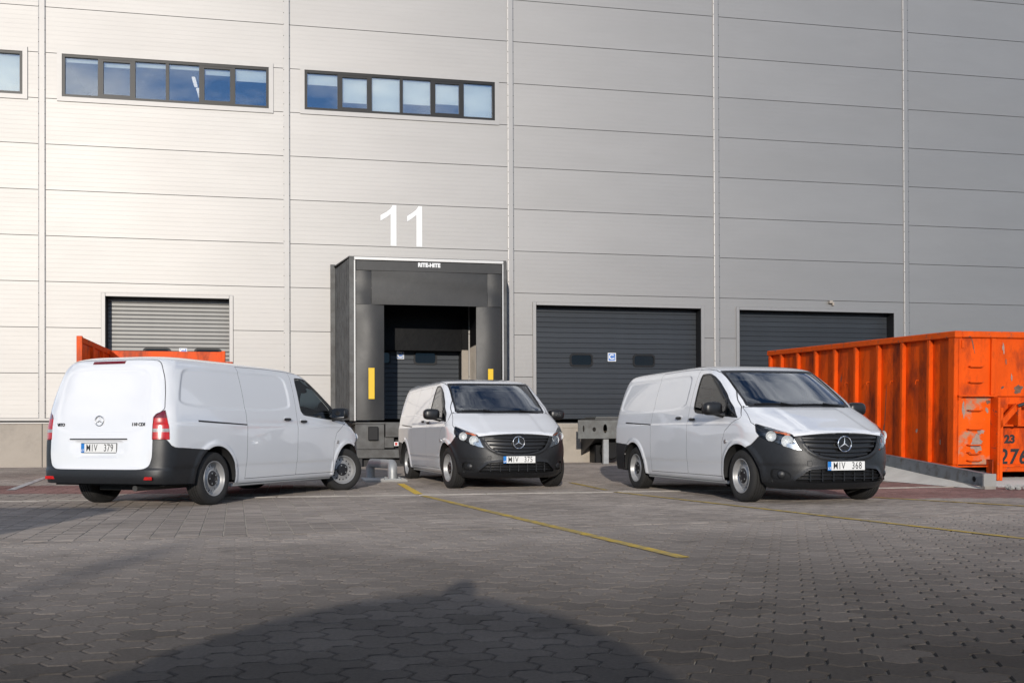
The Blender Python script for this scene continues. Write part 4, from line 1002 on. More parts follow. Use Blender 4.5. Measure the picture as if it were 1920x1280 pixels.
    disp -= .009*sstep(-sdf(yz(U), TREC)/.022)*rear
    disp -= .022*sstep(-sdf(yz(U), PREC)/.03)*rear*(U[:, 1] < .5)
    # bumper mouldings: ledge over the lower grille, bonnet crown
    fr = (U[:, 0] > .35)
    disp += .010*np.exp(-((U[:, 2]-.20)/.05)**2)*fr*np.clip(1-U[:, 1]/.9, 0, 1)
    disp += .014*np.exp(-(np.clip(sdf(yz(U), LGRIL), 0, 1)/.022)**2)*fr
    disp += .010*np.exp(-((sdf(yz(U), GRILL)-.022)/.018)**2)*fr*(sdf(yz(U), GRILL) > 0)*(U[:, 2] < hood_line(U[:, 1]) - .01)
    hd = f_hood(U); disp += .012*sstep((.46-np.abs(U[:, 1]))/.05)*sstep(-hd/.06)*(U[:, 2] > .88)
    V += vn*disp[:, None]
    V[tm.g] -= vn[tm.g]*.013
    V[np.abs(U[:, 1]) < 1e-6, 1] = 0
    # --- classify triangles
    C = tm.cen(); T = tm.T; cls = np.full(len(T), 'body', dtype=object)
    ctest = [('rear_bumper', f_rb), ('front_bumper', f_fb), ('bonnet', f_hood), ('sliding_door', f_slide), ('front_door', f_door), ('tailgate', f_tail), ('tail_light', f_tl), ('headlight', f_hl)]
    for nme, f in ctest: cls[f(C) < 0] = nme
    gap = np.zeros(len(C), bool)
    for f in (f_door, f_slide, f_tail, f_hood): gap |= (np.abs(f(C)) < .0036)
    cls[gap & np.isin(cls, ['body', 'bonnet', 'sliding_door', 'front_door', 'tailgate'])] = 'panel_gap'
    w = f_ws(C); cls[w < 0] = 'windscreen_frame'; cls[w < -.030] = 'windscreen'
    w = f_win(C); cls[w < 0] = 'window_frame'; cls[(w < -.022) & (DIV(C) > 0)] = 'side_window'
    cls[(f_gr(C) < 0) & (cls == 'front_bumper')] = 'grille'; cls[(f_lg(C) < 0) & (cls == 'front_bumper')] = 'lower_grille'; cls[(f_fog(C) < 0) & (cls == 'front_bumper')] = 'fog_recess'
    parts = {}
    for k in set(cls):
        v, t, idx = compact(V, T[cls == k]); parts[k] = (v, t, vn[idx])
    return parts
def mirror_join(v, t):
    "left half plus its mirror image, welded on the centre plane"
    n = len(v); c = np.abs(v[:, 1]) < 1e-5; idx = np.where(c, np.arange(n), n + np.cumsum(~c) - 1)
    v2 = v[~c]*np.array([1, -1, 1]); t2 = idx[t][:, [0, 2, 1]]
    return np.concatenate([v, v2]), np.concatenate([t, t2])
# surface look-ups
_OZ = np.linspace(.18, 1.80, 163); _OO = [outline(z) for z in _OZ]
def front_x(y, z):
    i = int(np.clip(np.searchsorted(_OZ, z), 1, len(_OZ)-1)); r = []
    for j in (i-1, i): O = _OO[j][:44]; r.append(np.interp(abs(y), O[:, 1], O[:, 0]))
    t = (z-_OZ[i-1])/(_OZ[i]-_OZ[i-1]); return r[0]*(1-t) + r[1]*t
def side_y(x, z):
    i = int(np.clip(np.searchsorted(_OZ, z), 1, len(_OZ)-1)); O = _OO[i][20:-15]; o = np.argsort(O[:, 0]); return float(np.interp(x, O[o, 0], O[o, 1]))
def rear_x(y, z):
    i = int(np.clip(np.searchsorted(_OZ, z), 1, len(_OZ)-1)); O = _OO[i][-30:][::-1]; return float(np.interp(abs(y), O[:, 1], O[:, 0]))

def superbox(c, r, e=.45, n=20, m=14):
    V = []; F = []
    sg = lambda a, p: math.copysign(abs(a)**p, a)
    for i in range(m+1):
        th = -math.pi/2 + math.pi*i/m
        for j in range(n):
            ph = 2*math.pi*j/n; V.append((c[0] + r[0]*sg(math.cos(th), e)*sg(math.cos(ph), e), c[1] + r[1]*sg(math.cos(th), e)*sg(math.sin(ph), e), c[2] + r[2]*sg(math.sin(th), e)))
    for i in range(m):
        for j in range(n): F.append((i*n+j, i*n+(j+1) % n, (i+1)*n+(j+1) % n, (i+1)*n+j))
    return MB().add(V, F)
def star(rad, tube, n=32):
    "ring with three tapering points, facing +x, centred at the origin"
    m = MB(); k = 8; V = []; F = []
    for i in range(n):
        a = 2*math.pi*i/n
        for j in range(k):
            b = 2*math.pi*j/k; r = rad - tube + tube*math.cos(b); V.append((tube*math.sin(b), r*math.sin(a), r*math.cos(a)))
    for i in range(n):
        for j in range(k): F.append((i*k+j, ((i+1) % n)*k+j, ((i+1) % n)*k+(j+1) % k, i*k+(j+1) % k))
    m.add(V, F)
    for q in range(3):
        a = 2*math.pi*q/3; d = (math.sin(a), math.cos(a)); s = (math.cos(a), -math.sin(a)); w = rad*.105
        V = [(tube*.9, 0, 0), (0, s[0]*w, s[1]*w), (0, -s[0]*w, -s[1]*w), (tube*.2, d[0]*(rad-tube), d[1]*(rad-tube)), (-.004, -d[0]*w*.5, -d[1]*w*.5)]
        V[1] = (0, s[0]*w + d[0]*w*.55, s[1]*w + d[1]*w*.55); V[2] = (0, -s[0]*w + d[0]*w*.55, -s[1]*w + d[1]*w*.55)
        m.add(V, [(0, 1, 3), (0, 3, 2), (0, 4, 1), (0, 2, 4)])
    return m
def make_wheel():
    out_ = []
    tp = [(.212, -.088), (.228, -.102), (.262, -.112), (.30, -.108), (.322, -.094), (.331, -.082)]
    for g in (-.055, -.018, .018, .055): tp += [(.334, g-.0065), (.326, g-.004), (.326, g+.004), (.334, g+.0065)]
    tp += [(.331, .082), (.322, .094), (.30, .108), (.262, .112), (.228, .102), (.212, .088)]
    tyre = MB().lathe(tp, 56)
    rim = MB().lathe([(.212, .088), (.222, .098), (.219, .103), (.210, .101), (.203, .085), (.200, .045), (.188, .030), (.182, .032)], 56)
    # disc with sixteen oval vents
    r1, r2 = .182, .128
    for s in range(16):
        a0 = 2*math.pi*s/16; a1 = 2*math.pi*(s+1)/16; am = (a0+a1)/2; rm = (r1+r2)/2; outp = []; inn = []
        ring = [(r1, a0 + (a1-a0)*q/4) for q in range(4)] + [(r1 + (r2-r1)*q/3, a1) for q in range(3)] + [(r2, a1 + (a0-a1)*q/4) for q in range(4)] + [(r2 + (r1-r2)*q/3, a0) for q in range(3)]
        H = lambda r: .032 + (r1-r)*.35
        for r, a in ring: outp.append((r*math.cos(a), H(r), r*math.sin(a)))
        for r, a in ring:
            dx = (r-rm)/(r1-rm); dy = (a-am)/((a1-a0)/2); l = math.hypot(dx, dy)+1e-9; r_ = rm + dx/l*.0155; a_ = am + dy/l*.0125/rm*1.0
            inn.append((r_*math.cos(a_), H(r_), r_*math.sin(a_)))
        n = len(ring); inn2 = [(x, y-.012, z) for x, y, z in inn]
        rim.add(outp + inn + inn2, [q for k in range(n) for q in ((k, (k+1) % n, (k+1) % n + n, k+n), (k+n, (k+1) % n + n, (k+1) % n + 2*n, k+2*n))])
    rim.lathe([(.128, .0509), (.112, .066), (.10, .070), (.092, .064)], 40)
    cap = MB().lathe([(.098, .058), (.096, .072), (.088, .078), (.05, .080), (.046, .074), (.0, .074)], 32)
    drum = MB().lathe([(.20, .01), (.0, .01)], 32)
    nuts = []
    for k in range(5):
        a = 2*math.pi*k/5; nuts.append(MB().tube([(.068*math.cos(a), .072, .068*math.sin(a)), (.068*math.cos(a), .084, .068*math.sin(a))], .010, 6))
    return tyre, rim, cap, drum, nuts
def plate(parent, Mx, num):
    "number plate facing +x before Mx"
    MB().bbox((-.008, -.268, -.062), (.001, .268, .062), .004)
    p = MB().bbox((-.006, -.264, -.060), (.0, .264, .060), .003); o = p.build('number_plate', 'black_trim', parent); o.matrix_local = Mx
    MB().bbox((.0005, -.257, -.053), (.003, .257, .053), .001).build('plate_face', 'plate_white', o)
    MB().box((.0032, -.257, -.053), (.0042, -.209, .053)).build('euro_band', 'plate_blue', o)
    MF = Matrix.Rotation(R(90), 4, 'Z') @ Matrix.Rotation(R(90), 4, 'X')
    text_obj('plate_lettering', 'LT', .036, 'plate_white', o, Matrix.Translation((.005, -.233, -.030)) @ MF, bold=.001, extrude=.0004)
    a, b = num.split(' ')
    text_obj('plate_lettering', a, .122, 'black_paint', o, Matrix.Translation((.0036, -.100, -.001)) @ MF, extrude=.0004, bold=.0003, sx=.72, spacing=1.28)
    text_obj('plate_lettering', b, .122, 'black_paint', o, Matrix.Translation((.0036, .145, -.001)) @ MF, extrude=.0004, bold=.0003, sx=.72, spacing=1.10)
    return o

def van():
    t = empty('delivery_van', (0, 0, 0)); pr = build_van()
    sm = 32
    def both(nm, mt, key=None, par=t):
        v, f, n = pr[key or nm]; v, f = mirror_join(v, f); return npmesh(nm, v, f, mt, par, sm)
    def pair(nm, mt, key=None, push=0., par=None):
        v, f, n = pr[key or nm]; v = v - n*push; r = []
        for s in (1, -1):
            vv = v*np.array([1, s, 1]); ff = f if s > 0 else f[:, [0, 2, 1]]; r.append(npmesh(nm, vv, ff, mt, (t if par is None else par[0 if s > 0 else 1]), sm))
        return r
    both('body', 'van_white'); tag(both('panel_gap', 'gap_dark'), kind='stuff'); bonnet = both('bonnet', 'van_white'); tg = both('tailgate', 'van_white')
    fbm = both('front_bumper', 'bumper_plastic'); rbm = both('rear_bumper', 'bumper_plastic')
    v, f, n = pr['windscreen']; v, f = mirror_join(v - n*.004, f); npmesh('windscreen', v, f, 'van_glass', t, 180); both('windscreen_frame', 'black_trim')
    fd = pair('front_door', 'van_white'); sd = pair('sliding_door', 'van_white')
    pair('window_frame', 'black_trim', push=.004, par=fd); pair('side_window', 'door_glass', push=.008, par=fd)
    # underside, sills, wheel wells
    m = MB(); m.box((-4.25, -.80, .27), (.55, .80, .30)); m.box((-4.0, -.35, .20), (-2.9, .35, .29)); m.box((-2.6, .15, .19), (-.9, .4, .28)); m.box((-.6, -.5, .17), (.5, .5, .28)); m.build('underbody', 'under', t)
    MB().tube([(-.9, .1, .23), (-2.4, .1, .22), (-3.0, -.30, .24), (-4.3, -.42, .24)], .035, 8).build('exhaust_pipe', 'galv_dark', t)
    for s in (1, -1):
        MB().bbox((-3.0, s*.84-.04, .205), (-.42, s*.84+.04, .245), .01).build('sill_rail', 'liner', t)
        for xc in (0, -WB):
            m = MB(); V = []; F = []; nn = 22
            for k in range(nn+1):
                a = math.pi*k/nn; c_, s__ = math.cos(a), math.sin(a)
                for yy in (.50, .70, .90): yo = yy if yy < .9 else side_y(xc + RA*c_, ZC + RA*abs(s__)) + .006; V.append((xc + (RA+.004)*c_, s*yo, ZC - .02 + (RA+.018)*s__))
            for k in range(nn):
                for j in range(2): F.append((k*3+j, k*3+j+1, (k+1)*3+j+1, (k+1)*3+j))
            V.append((xc, s*.50, ZC)); c0 = len(V)-1
            for k in range(nn): F.append((k*3, (k+1)*3, c0))
            m.add(V, F).build('wheel_well', 'under', t, smooth=50)
    # wheels
    ty, ri, ca, dr, nu = make_wheel(); base = {}
    for nm, xx, ss in (('front', 0, 1), ('front', 0, -1), ('rear', -WB, 1), ('rear', -WB, -1)):
        w = empty('wheel', (xx, ss*.822, .328)); w.parent = t; w.rotation_euler = (0, 0, 0 if ss > 0 else math.pi); w['axle'] = nm
        if not base:
            for k, (q, mt, s_m) in {'tyre': (ty, 'tyre', 40), 'rim': (ri, 'rim_silver', 45), 'hub_cap': (ca, 'hub_black', 40), 'brake_drum': (dr, 'under', None)}.items(): base[k] = q.build(k, mt, w, smooth=s_m)
            base['nuts'] = [q.build('wheel_nut', 'galv', w) for q in nu]
        else:
            for k in ('tyre', 'rim', 'hub_cap', 'brake_drum'): o = base[k].copy(); COL.objects.link(o); o.parent = w
            for q in base['nuts']: o = q.copy(); COL.objects.link(o); o.parent = w
    # doors: handles, rail, badge
    for s, d1, d2 in ((1, fd[0], sd[0]), (-1, fd[1], sd[1])):
        for x, dd in ((-1.32, d1), (-1.755, d2)):
            z = 1.063 if dd is d1 else 1.088; y = side_y(x, z)
            superbox((x, s*(y-.006), z), (.098, .010, .042), .8).build('handle_cup', 'liner' if False else 'van_white', dd, smooth=60)
            superbox((x-.01, s*(y+.020), z+.002), (.082, .013, .019), .5).build('door_handle', 'black_trim', dd, smooth=60)
        m = MB(); y = side_y(-3.2, 1.03)
        for k in range(8):
            pass
        zA, zB, xA, xB = 1.045, 1.006, -3.78, -2.765
        V = []
        for x, z in ((xA, zA), (xB, zB)):
            yy = side_y(x, z)
            for dz in (-.010, .010): V += [(x, s*(yy-.01), z+dz), (x, s*(yy+.0045), z+dz)]
        m.add(V, [(0, 1, 5, 4), (1, 3, 7, 5), (3, 2, 6, 7), (0, 2, 3, 1), (4, 5, 7, 6)]); m.build('door_rail', 'black_trim', t)
        y = side_y(-.335, .763) + .008; MB().lathe([(0, 0), (.028, 0), (.028, -.01)] if s > 0 else [(.028, .01), (.028, 0), (0, 0)], 16, Matrix.Translation((-.335, s*(y+.004), .763))).build('side_badge', 'satin_chrome', d1)
        # mirror
        mh = superbox((-.47, s*1.085, 1.195), (.085, .135, .090), .62).build('mirror', 'black_trim', d1, smooth=60)
        m = MB(); m.add([(-.553, s*(1.085-.105), 1.130), (-.553, s*(1.085+.105), 1.130), (-.553, s*(1.085+.105), 1.262), (-.553, s*(1.085-.105), 1.262)], [(0, 1, 2, 3)]); m.build('mirror_glass', 'mirror_face', mh)
        MB().tube([(-.44, s*.90, 1.105), (-.45, s*.98, 1.115), (-.46, s*1.06, 1.13)], [.045, .034, .028], 10).build('mirror_arm', 'black_trim', mh, smooth=50)
    # rear: recess handle, badge, letters, high brake light, reflectors
    z = .826; MB().bbox((rear_x(0, z)-.004, -.42, z-.004), (rear_x(0, z)+.018, .42, z+.010), .003).build('handle_strip', 'black_trim', tg)
    MR = Matrix.Rotation(math.pi, 4, 'Z')
    o = star(.066, .0065).build('emblem', 'satin_chrome', tg, smooth=40); o.matrix_local = Matrix.Translation((rear_x(0, 1.045)+.001, 0, 1.045)) @ MR
    MFR = Matrix.Rotation(R(-90), 4, 'Z') @ Matrix.Rotation(R(90), 4, 'X')
    text_obj('badge_lettering', 'VITO', .055, 'black_trim', tg, Matrix.Translation((rear_x(.58, 1.0)-.0005, .58, 1.0)) @ Matrix.Rotation(R(-3), 4, 'Z') @ MFR, extrude=.003, shear=.15, bold=.0008, sx=.95)
    text_obj('badge_lettering', '110 CDI', .055, 'black_trim', tg, Matrix.Translation((rear_x(.56, 1.0)-.0005, -.555, 1.0)) @ Matrix.Rotation(R(3), 4, 'Z') @ MFR, extrude=.003, shear=.15, bold=.0008, sx=.95)
    zz = 1.752; m = MB(); V = []; F = []
    for k in range(13):
        y = -.235 + .47*k/12
        for dz in (-.017, .017): x = rear_x(y, zz+dz); V += [(x-.010, y, zz+dz), (x+.01, y, zz+dz)]
    for k in range(12): a = k*4; F += [(a, a+4, a+6, a+2), (a+2, a+6, a+7, a+3), (a, a+1, a+5, a+4)]
    F += [(0, 2, 3, 1), (48, 49, 51, 50)]; m.add(V, F).build('brake_light', 'light_red_dark', t)
    for s in (1, -1):
        x = rear_x(.69, .365); o = MB().bbox((-.004, -.095, -.019), (.012, .095, .019), .003).build('rear_reflector', 'light_red', rbm); o.location = (x-.006, s*.685, .365); o.rotation_euler = (0, 0, -s*R(-9))
    # tail lights split into bands
    v, f, n = pr['tail_light']; zc = v[f][:, :, 2].mean(1)
    for s in (1, -1):
        root = None
        tm2 = TM(v.copy(), f.copy())
        for zb in (.910, .950, 1.075): tm2.split(tm2.V[:, 2] - (zb))
        zc = tm2.cen()[:, 2]
        for nm, lo, hi, mt in (('tail_light', .950, 1.075, 'light_red'), ('lamp_band', 0, .910, 'light_red'), ('lamp_band', .910, .950, 'light_pale'), ('lamp_band', 1.075, 2, 'light_red_dark')):
            sel = (zc >= lo) & (zc < hi); vv, ff, _ = compact(tm2.V, tm2.T[sel]); vv = vv*np.array([1, s, 1]); ff = ff if s > 0 else ff[:, [0, 2, 1]]
            o = npmesh(nm, vv, ff, mt, t if root is None else root, sm)
            if root is None: root = o
    # headlights
    v, f, n = pr['headlight']; dirf = np.array([.85, .45, 0.25])
    for s in (1, -1):
        S = np.array([1, s, 1]); ff = f if s > 0 else f[:, [0, 2, 1]]
        inner = v - np.array([.85, .45, .0])*.115
        hl = npmesh('headlight', inner*S, ff, 'lamp_house', t, sm)
        npmesh('lens', (v + n*.002)*S, ff, 'lens_clear', hl, 180)
        for (yy, zz, rr) in ((.665, .768, .070), (.800, .832, .060)):
            x = front_x(yy, zz) - .012; d = Vector((.93, s*.30, 0)).normalized()
            q = Vector((0, 1, 0)).rotation_difference(d).to_matrix().to_4x4()
            MB().lathe([(0.006, -.075), (.02, -.072), (rr*.55, -.055), (rr*.85, -.03), (rr, 0), (rr*1.06, .002)], 24, Matrix.Translation((x-.012, s*yy, zz)) @ q).build('reflector', 'lamp_bowl', hl, smooth=40)
            MB().lathe([(.0, -.045), (.008, -.05), (.010, -.07)], 12, Matrix.Translation((x-.012, s*yy, zz)) @ q).build('bulb', 'chrome', hl, smooth=60)
        # chrome infill toward the grille and the amber indicator strip
        kk = (v[:, 1]-v[:, 0])/math.sqrt(2); kc = kk[f].mean(1); zc = v[f][:, :, 2].mean(1)
        zl = np.interp(kc, [-.2, .4], [.845, .955]) 
        for nm, sel, mt in (('infill', (kc < -.02) & (zc < np.interp(kc, [-.2, .0], [.80, .735])) | ((kc < -.10) & (zc < .83)), 'satin_chrome'), ('light_strip', (zc > np.interp(kc, [-.10, .42], [.842, .965])) & (kc < .28), 'light_clear'), ('indicator', (zc > np.interp(kc, [-.10, .42], [.822, .945])) & (zc <= np.interp(kc, [-.10, .42], [.842, .965])) & (kc > -.04) & (kc < .16), 'amber')):
            if sel.sum():
                vv, fq, _ = compact(v - np.array([.85, .45, 0])*.024, f[sel]); npmesh(nm, vv*S, fq if s > 0 else fq[:, [0, 2, 1]], mt, hl, sm)
    # grille: dark backing, curved bars, emblem
    v, f, n = pr['grille']; vv, ff = mirror_join(v - np.array([.055, 0, 0]), f); gr = npmesh('grille', vv, ff, 'black_trim', t, sm)
    def bar(z0, z1, yw, back, th, nm, mt, par, sag=.0):
        V = []; F = []; nn = 26
        for k in range(nn+1):
            y = -yw + 2*yw*k/nn; dz = -sag*(1-(y/yw)**2)
            for (z, bx) in ((z0+dz, back+th), (z0+dz, back+.006), ((z0+z1)/2+dz, back), (z1+dz, back+.004), (z1+dz, back+th)): V.append((float(front_x(y, z)) - bx, y, z))
        for k in range(nn):
            for j in range(4): F.append((k*5+j, (k+1)*5+j, (k+1)*5+j+1, k*5+j+1))
        return MB().add(V, F).build(nm, mt, par, smooth=40)
    for (za, zb, yw, sg) in ((.795, .822, .520, .004), (.752, .772, .495, .006), (.690, .716, .455, .012), (.640, .657, .40, .016), (.600, .622, .33, .028)): bar(za, zb, yw, .008, .04, 'grille_bar', 'bumper_plastic', gr, sg)
    # fine mesh in the upper slot
    m = MB()
    for j in range(4):
        for k in range(48):
            y = -.48 + .96*(k + .5*(j % 2))/47.5; z = .828 + j*.009; x = float(front_x(y, z)) - .030; m.box((x, y-.0065, z-.0030), (x+.012, y+.0065, z+.0030))
    tag(m.build('grille_mesh', 'bumper_plastic', gr), kind='stuff')
    MB().lathe([(0, 0.0), (.088, 0.0), (.094, -.01), (.094, -.05)], 32, Matrix.Translation((float(front_x(0, .733))-.006, 0, .733)) @ Matrix.Rotation(R(-90), 4, 'Z')).build('emblem_dish', 'black_trim', gr, smooth=40)
    o = star(.099, .0075, 40).build('emblem', 'chrome', gr, smooth=40); o.location = (float(front_x(0, .733))+.004, 0, .733)
    # lower grille
    v, f, n = pr['lower_grille']; vv, ff = mirror_join(v - np.array([.07, 0, 0]), f); lg = npmesh('lower_grille', vv, ff, 'black_trim', t, sm)
    for (za, zb, yw) in ((.386, .397, .51), (.345, .356, .56), (.305, .316, .60)): bar(za, zb, yw, .016, .035, 'grille_bar', 'bumper_plastic', lg)
    for k in range(-3, 4): y = k*.145; MB().box((float(front_x(y, .34))-.05, y-.006, .285), (float(front_x(y, .34))-.020, y+.006, .43)).build('grille_post', 'bumper_plastic', lg)
    # fog recess with blank cover
    v, f, n = pr['fog_recess']
    for s in (1, -1):
        S = np.array([1, s, 1]); fr_ = npmesh('fog_recess', (v - np.array([.6, .4, 0])*.04)*S, f if s > 0 else f[:, [0, 2, 1]], 'bumper_plastic', t, sm)
        y, z = .722, .366; x = float(front_x(y, z)); d = Vector((.88, s*.47, 0)); q = Vector((0, 1, 0)).rotation_difference(d).to_matrix().to_4x4()
        MB().lathe([(0, .012), (.035, .010), (.046, .002), (.050, -.03)], 24, Matrix.Translation((x-.018, s*y, z)) @ q).build('fog_cover', 'bumper_plastic', fr_, smooth=40)
    m = MB(); m.bbox((-.003, -.028, -.032), (.006, .028, .032), .004); o = m.build('tow_cover', 'bumper_plastic', fbm); o.location = (float(front_x(.46, .50))+.001, -.46, .50); o.rotation_euler = (0, 0, -R(22))
    # wipers
    for (a, b, c) in (((.02, .55, 1.224), (-.045, .10, 1.228), (-.06, -.10, 1.232)), ((.03, -.10, 1.222), (-.03, -.42, 1.232), (-.10, -.66, 1.245))):
        P = []
        for k in range(9):
            y = a[1] + (c[1]-a[1])*k/8; z = 1.236 + .010*math.sin(math.pi*k/8) + (.012 if c[2] > 1.24 else 0)*k/8; P.append((float(front_x(y, z)) + .012, y, z))
        MB().tube(P, .009, 6).build('wiper', 'black_trim', t)
        MB().tube([(P[0][0]+.02, P[0][1]+.08, 1.212), (P[3][0]+.012, P[3][1], P[3][2]+.012)], .010, 6).build('wiper_arm', 'black_trim', t)
    v = []; 
    for k in range(21): y = -.80 + 1.6*k/20; v += [(float(front_x(y, 1.222))+.0005, y, 1.2235), (float(front_x(y, 1.205))-.004, y, 1.207)]
    MB().add(v, [(2*k, 2*k+2, 2*k+3, 2*k+1) for k in range(20)]).build('cowl', 'black_trim', t)
    # cabin
    m = MB(); prof = [(-.02, 1.14), (-.30, 1.155), (-.55, 1.135), (-.70, 1.06), (-.72, .70), (-.2, .55), (.02, .60)]
    m.prism([(x, z) for x, z in prof], -.80, .80, Matrix(((1, 0, 0, 0), (0, 0, 1, 0), (0, 1, 0, 0), (0, 0, 0, 1)))); m.build('dashboard', 'dash', t)
    superbox((-.50, .40, 1.165), (.11, .17, .05), .6).build('instrument_hood', 'dash', t, smooth=60)
    for (x, y, w, h, a) in ((-.20, -.28, .15, .10, 12), (-.22, .06, .10, .07, -20), (-.25, .52, .12, .05, 5)):
        o = MB().box((-h, -w, 0), (h, w, .004)).build('paper_sheet', 'plate_white', t); o.location = (x, y, 1.158); o.rotation_euler = (0, 0, R(a))
    m = MB(); V = []; F = []; n1, n2 = 28, 8; 
    for i in range(n1):
        a = 2*math.pi*i/n1
        for j in range(n2): b = 2*math.pi*j/n2; r = .185 + .016*math.cos(b); V.append((.016*math.sin(b), r*math.cos(a), r*math.sin(a)))
    for i in range(n1):
        for j in range(n2): F.append((i*n2+j, ((i+1) % n1)*n2+j, ((i+1) % n1)*n2+(j+1) % n2, i*n2+(j+1) % n2))
    m.add(V, F); m.tube([(0, -.17, 0), (.03, 0, -.02), (0, .17, 0)], .018, 8); m.tube([(.03, 0, -.02), (.0, 0, -.17)], .018, 8); o = m.build('steering_wheel', 'dash', t, smooth=50); o.location = (-.80, .40, 1.06); o.rotation_euler = (0, R(-32), 0)
    for y, w in ((.42, .25), (-.16, .24), (-.60, .22)):
        sb = superbox((-1.32, y, .72), (.26, w, .10), .5).build('seat', 'seat', t, smooth=60)
        o = superbox((0, 0, .30), (.075, w*.95, .33), .5).build('seat_back', 'seat', sb, smooth=60); o.location = (-1.54, y, .74); o.rotation_euler = (0, R(-10), 0)
        superbox((-1.66, y, 1.46), (.05, .13, .09), .6).build('headrest', 'seat', sb, smooth=60)
    MB().bbox((-1.86, -.74, .30), (-1.83, .74, 1.68), .004).build('bulkhead', 'liner', t)
    MB().box((-1.83, -.86, .32), (.10, .86, .34)).build('cabin_floor', 'dash', t)
    V = []; F = []
    for i, (x, z) in enumerate(((-1.09, 1.722), (-1.25, 1.775), (-1.6, 1.80), (-1.84, 1.81))):
        for y in (-.56, 0, .56): V.append((x, y, z + (.015 if y == 0 else -.01)))
    for i in range(3):
        for j in range(2): F.append((i*3+j, i*3+j+1, (i+1)*3+j+1, (i+1)*3+j))
    MB().add(V, F).build('headliner', 'liner', t, smooth=60)
    superbox((-.93, 0, 1.63), (.02, .11, .035), .5).build('rear_view_mirror', 'black_trim', t, smooth=60)
    for s in (1, -1):
        o = MB().bbox((-.012, -.24, -.085), (.0, .24, .085), .01).build('sun_visor', 'liner', t); o.location = (-1.12, s*.34, 1.675); o.rotation_euler = (0, R(35), 0)
    return t
def place(t, X, Y, a, pitch=0., dz=0.):
    # a: heading measured from the depth axis toward the right
    t.rotation_mode = 'XYZ'; t.rotation_euler = (0, pitch, math.pi/2 - a); t.location = (X, Y, float(gz(X, Y)) + dz)
v1 = van()
v2 = copy_tree(v1); v3 = copy_tree(v1); v4 = copy_tree(v1)
for t, num in ((v1, 'MIV 379'), (v2, 'MIV 375'), (v3, 'MIV 368'), (v4, 'MIV 371')):
    plate(t, Matrix.Translation((float(front_x(0, .47)) + .012, 0, .470)), num)
    plate(t, Matrix.Translation((rear_x(0, .722) + .016, 0, .722)) @ Matrix.Rotation(math.pi, 4, 'Z') @ Matrix.Rotation(R(-2), 4, 'Y'), num)
def steer(t, ang):
    for w in t.children:
        if w.get('axle') == 'front': w.rotation_euler = (0, 0, w.rotation_euler[2] - ang)
place(v1, -3.48, 16.53, R(19.19), dz=-.012); place(v2, -.151, 16.855, R(163.3)); place(v3, 3.80, 13.43, R(164.0), dz=.006); place(v4, -9.1, 2.75, R(-90))
steer(v1, R(33)); steer(v2, R(-5))
G = 'white delivery vans'
tag(v1, 'white panel van seen from behind at the left, plate MIV 379', 'van', G)
tag(v2, 'white panel van facing the camera in front of the dock shelter, plate MIV 375', 'van', G)
tag(v3, 'white panel van at the right in front of the orange container, plate MIV 368', 'van', G)
tag(v4, 'white panel van added out of view at the left to cast a shadow into the yard', 'van', G)  # unseen copy, added only as caster of the shadow at the left
for o in bpy.data.objects:
    if 'axle' in o: del o['axle']
# ================================================================ behind the camera: what casts the shadows in the foreground
mat('car_blue', (.05, .08, .14), rough=.25, coat=.6)
glass_mat('car_glass', (.25, .28, .3), refl=.06)
def hatchback(loc, rz):
    t = empty('hatchback_car', loc, rz, 'small dark hatchback parked behind the photographer, known by its shadow', 'car')
    prof = [(-1.72, .30), (-1.78, .55), (-1.70, .78), (-1.05, .90), (-.98, .94)]           # nose to cowl
    roof = [(-.98, .94), (-.80, 1.12), (-.55, 1.27), (-.25, 1.38), (.10, 1.43), (.45, 1.40), (.80, 1.30), (1.05, 1.17), (1.25, 1.00), (1.38, .92)]
    low = [(1.38, .92), (1.62, .86), (1.70, .6), (1.66, .30)]
    def loft(P, w0, w1, zlo, nm, mt):
        V = []; F = []; n = len(P); ws = [(-1, 0), (-1, .6), (-.92, .9), (-.75, 1), (.75, 1), (.92, .9), (1, .6), (1, 0)]
        for x, z in P:
            for s, k in ws: V.append((x, s*(w0 + (w1-w0)*k), zlo + (z - zlo)*k))
        m = len(ws)
        for i in range(n-1):
            for j in range(m-1): F.append((i*m+j, (i+1)*m+j, (i+1)*m+j+1, i*m+j+1))
        F.append(tuple(range(m))); F.append(tuple((n-1)*m + j for j in range(m-1, -1, -1)))
        return MB().add(V, F).build(nm, mt, t, smooth=50)
    loft(prof + [(0.2, .96)] + low, .84, .78, .18, 'body', 'car_blue')
    loft(roof, .80, .58, .90, 'greenhouse', 'car_glass')
    V = []; F = []
    for x, z in roof[1:-1]:
        for s in (-1, -.5, 0, .5, 1): V.append((x, s*.585, z + .012))
    for i in range(len(roof)-3):
        for j in range(4): a = i*5 + j; F.append((a, a+5, a+6, a+1))
    MB().add(V, F).build('roof', 'car_blue', t, smooth=60)
    for x in (-1.15, 1.15):
        for s in (-1, 1):
            w = MB().lathe([(.17, -.09), (.27, -.10), (.30, -.07), (.30, .07), (.27, .10), (.17, .09)], 24, close=True).build('wheel', 'rubber', t, smooth=40); w.location = (x, s*.74, .30)
            MB().lathe([(0, 0), (.175, .02*s)], 20).build('rim', 'galv', w)
    for s in (-1, 1):
        MB().bbox((-1.76, s*.60-.12, .62), (-1.66, s*.60+.12, .74), .03).build('headlight', 'white_paint', t); MB().bbox((1.60, s*.62-.10, .66), (1.70, s*.62+.10, .84), .02).build('tail_light', 'red_mark', t)
    return t
hatchback((-.78, -2.20, 0), 0).scale = (1.0,)*3
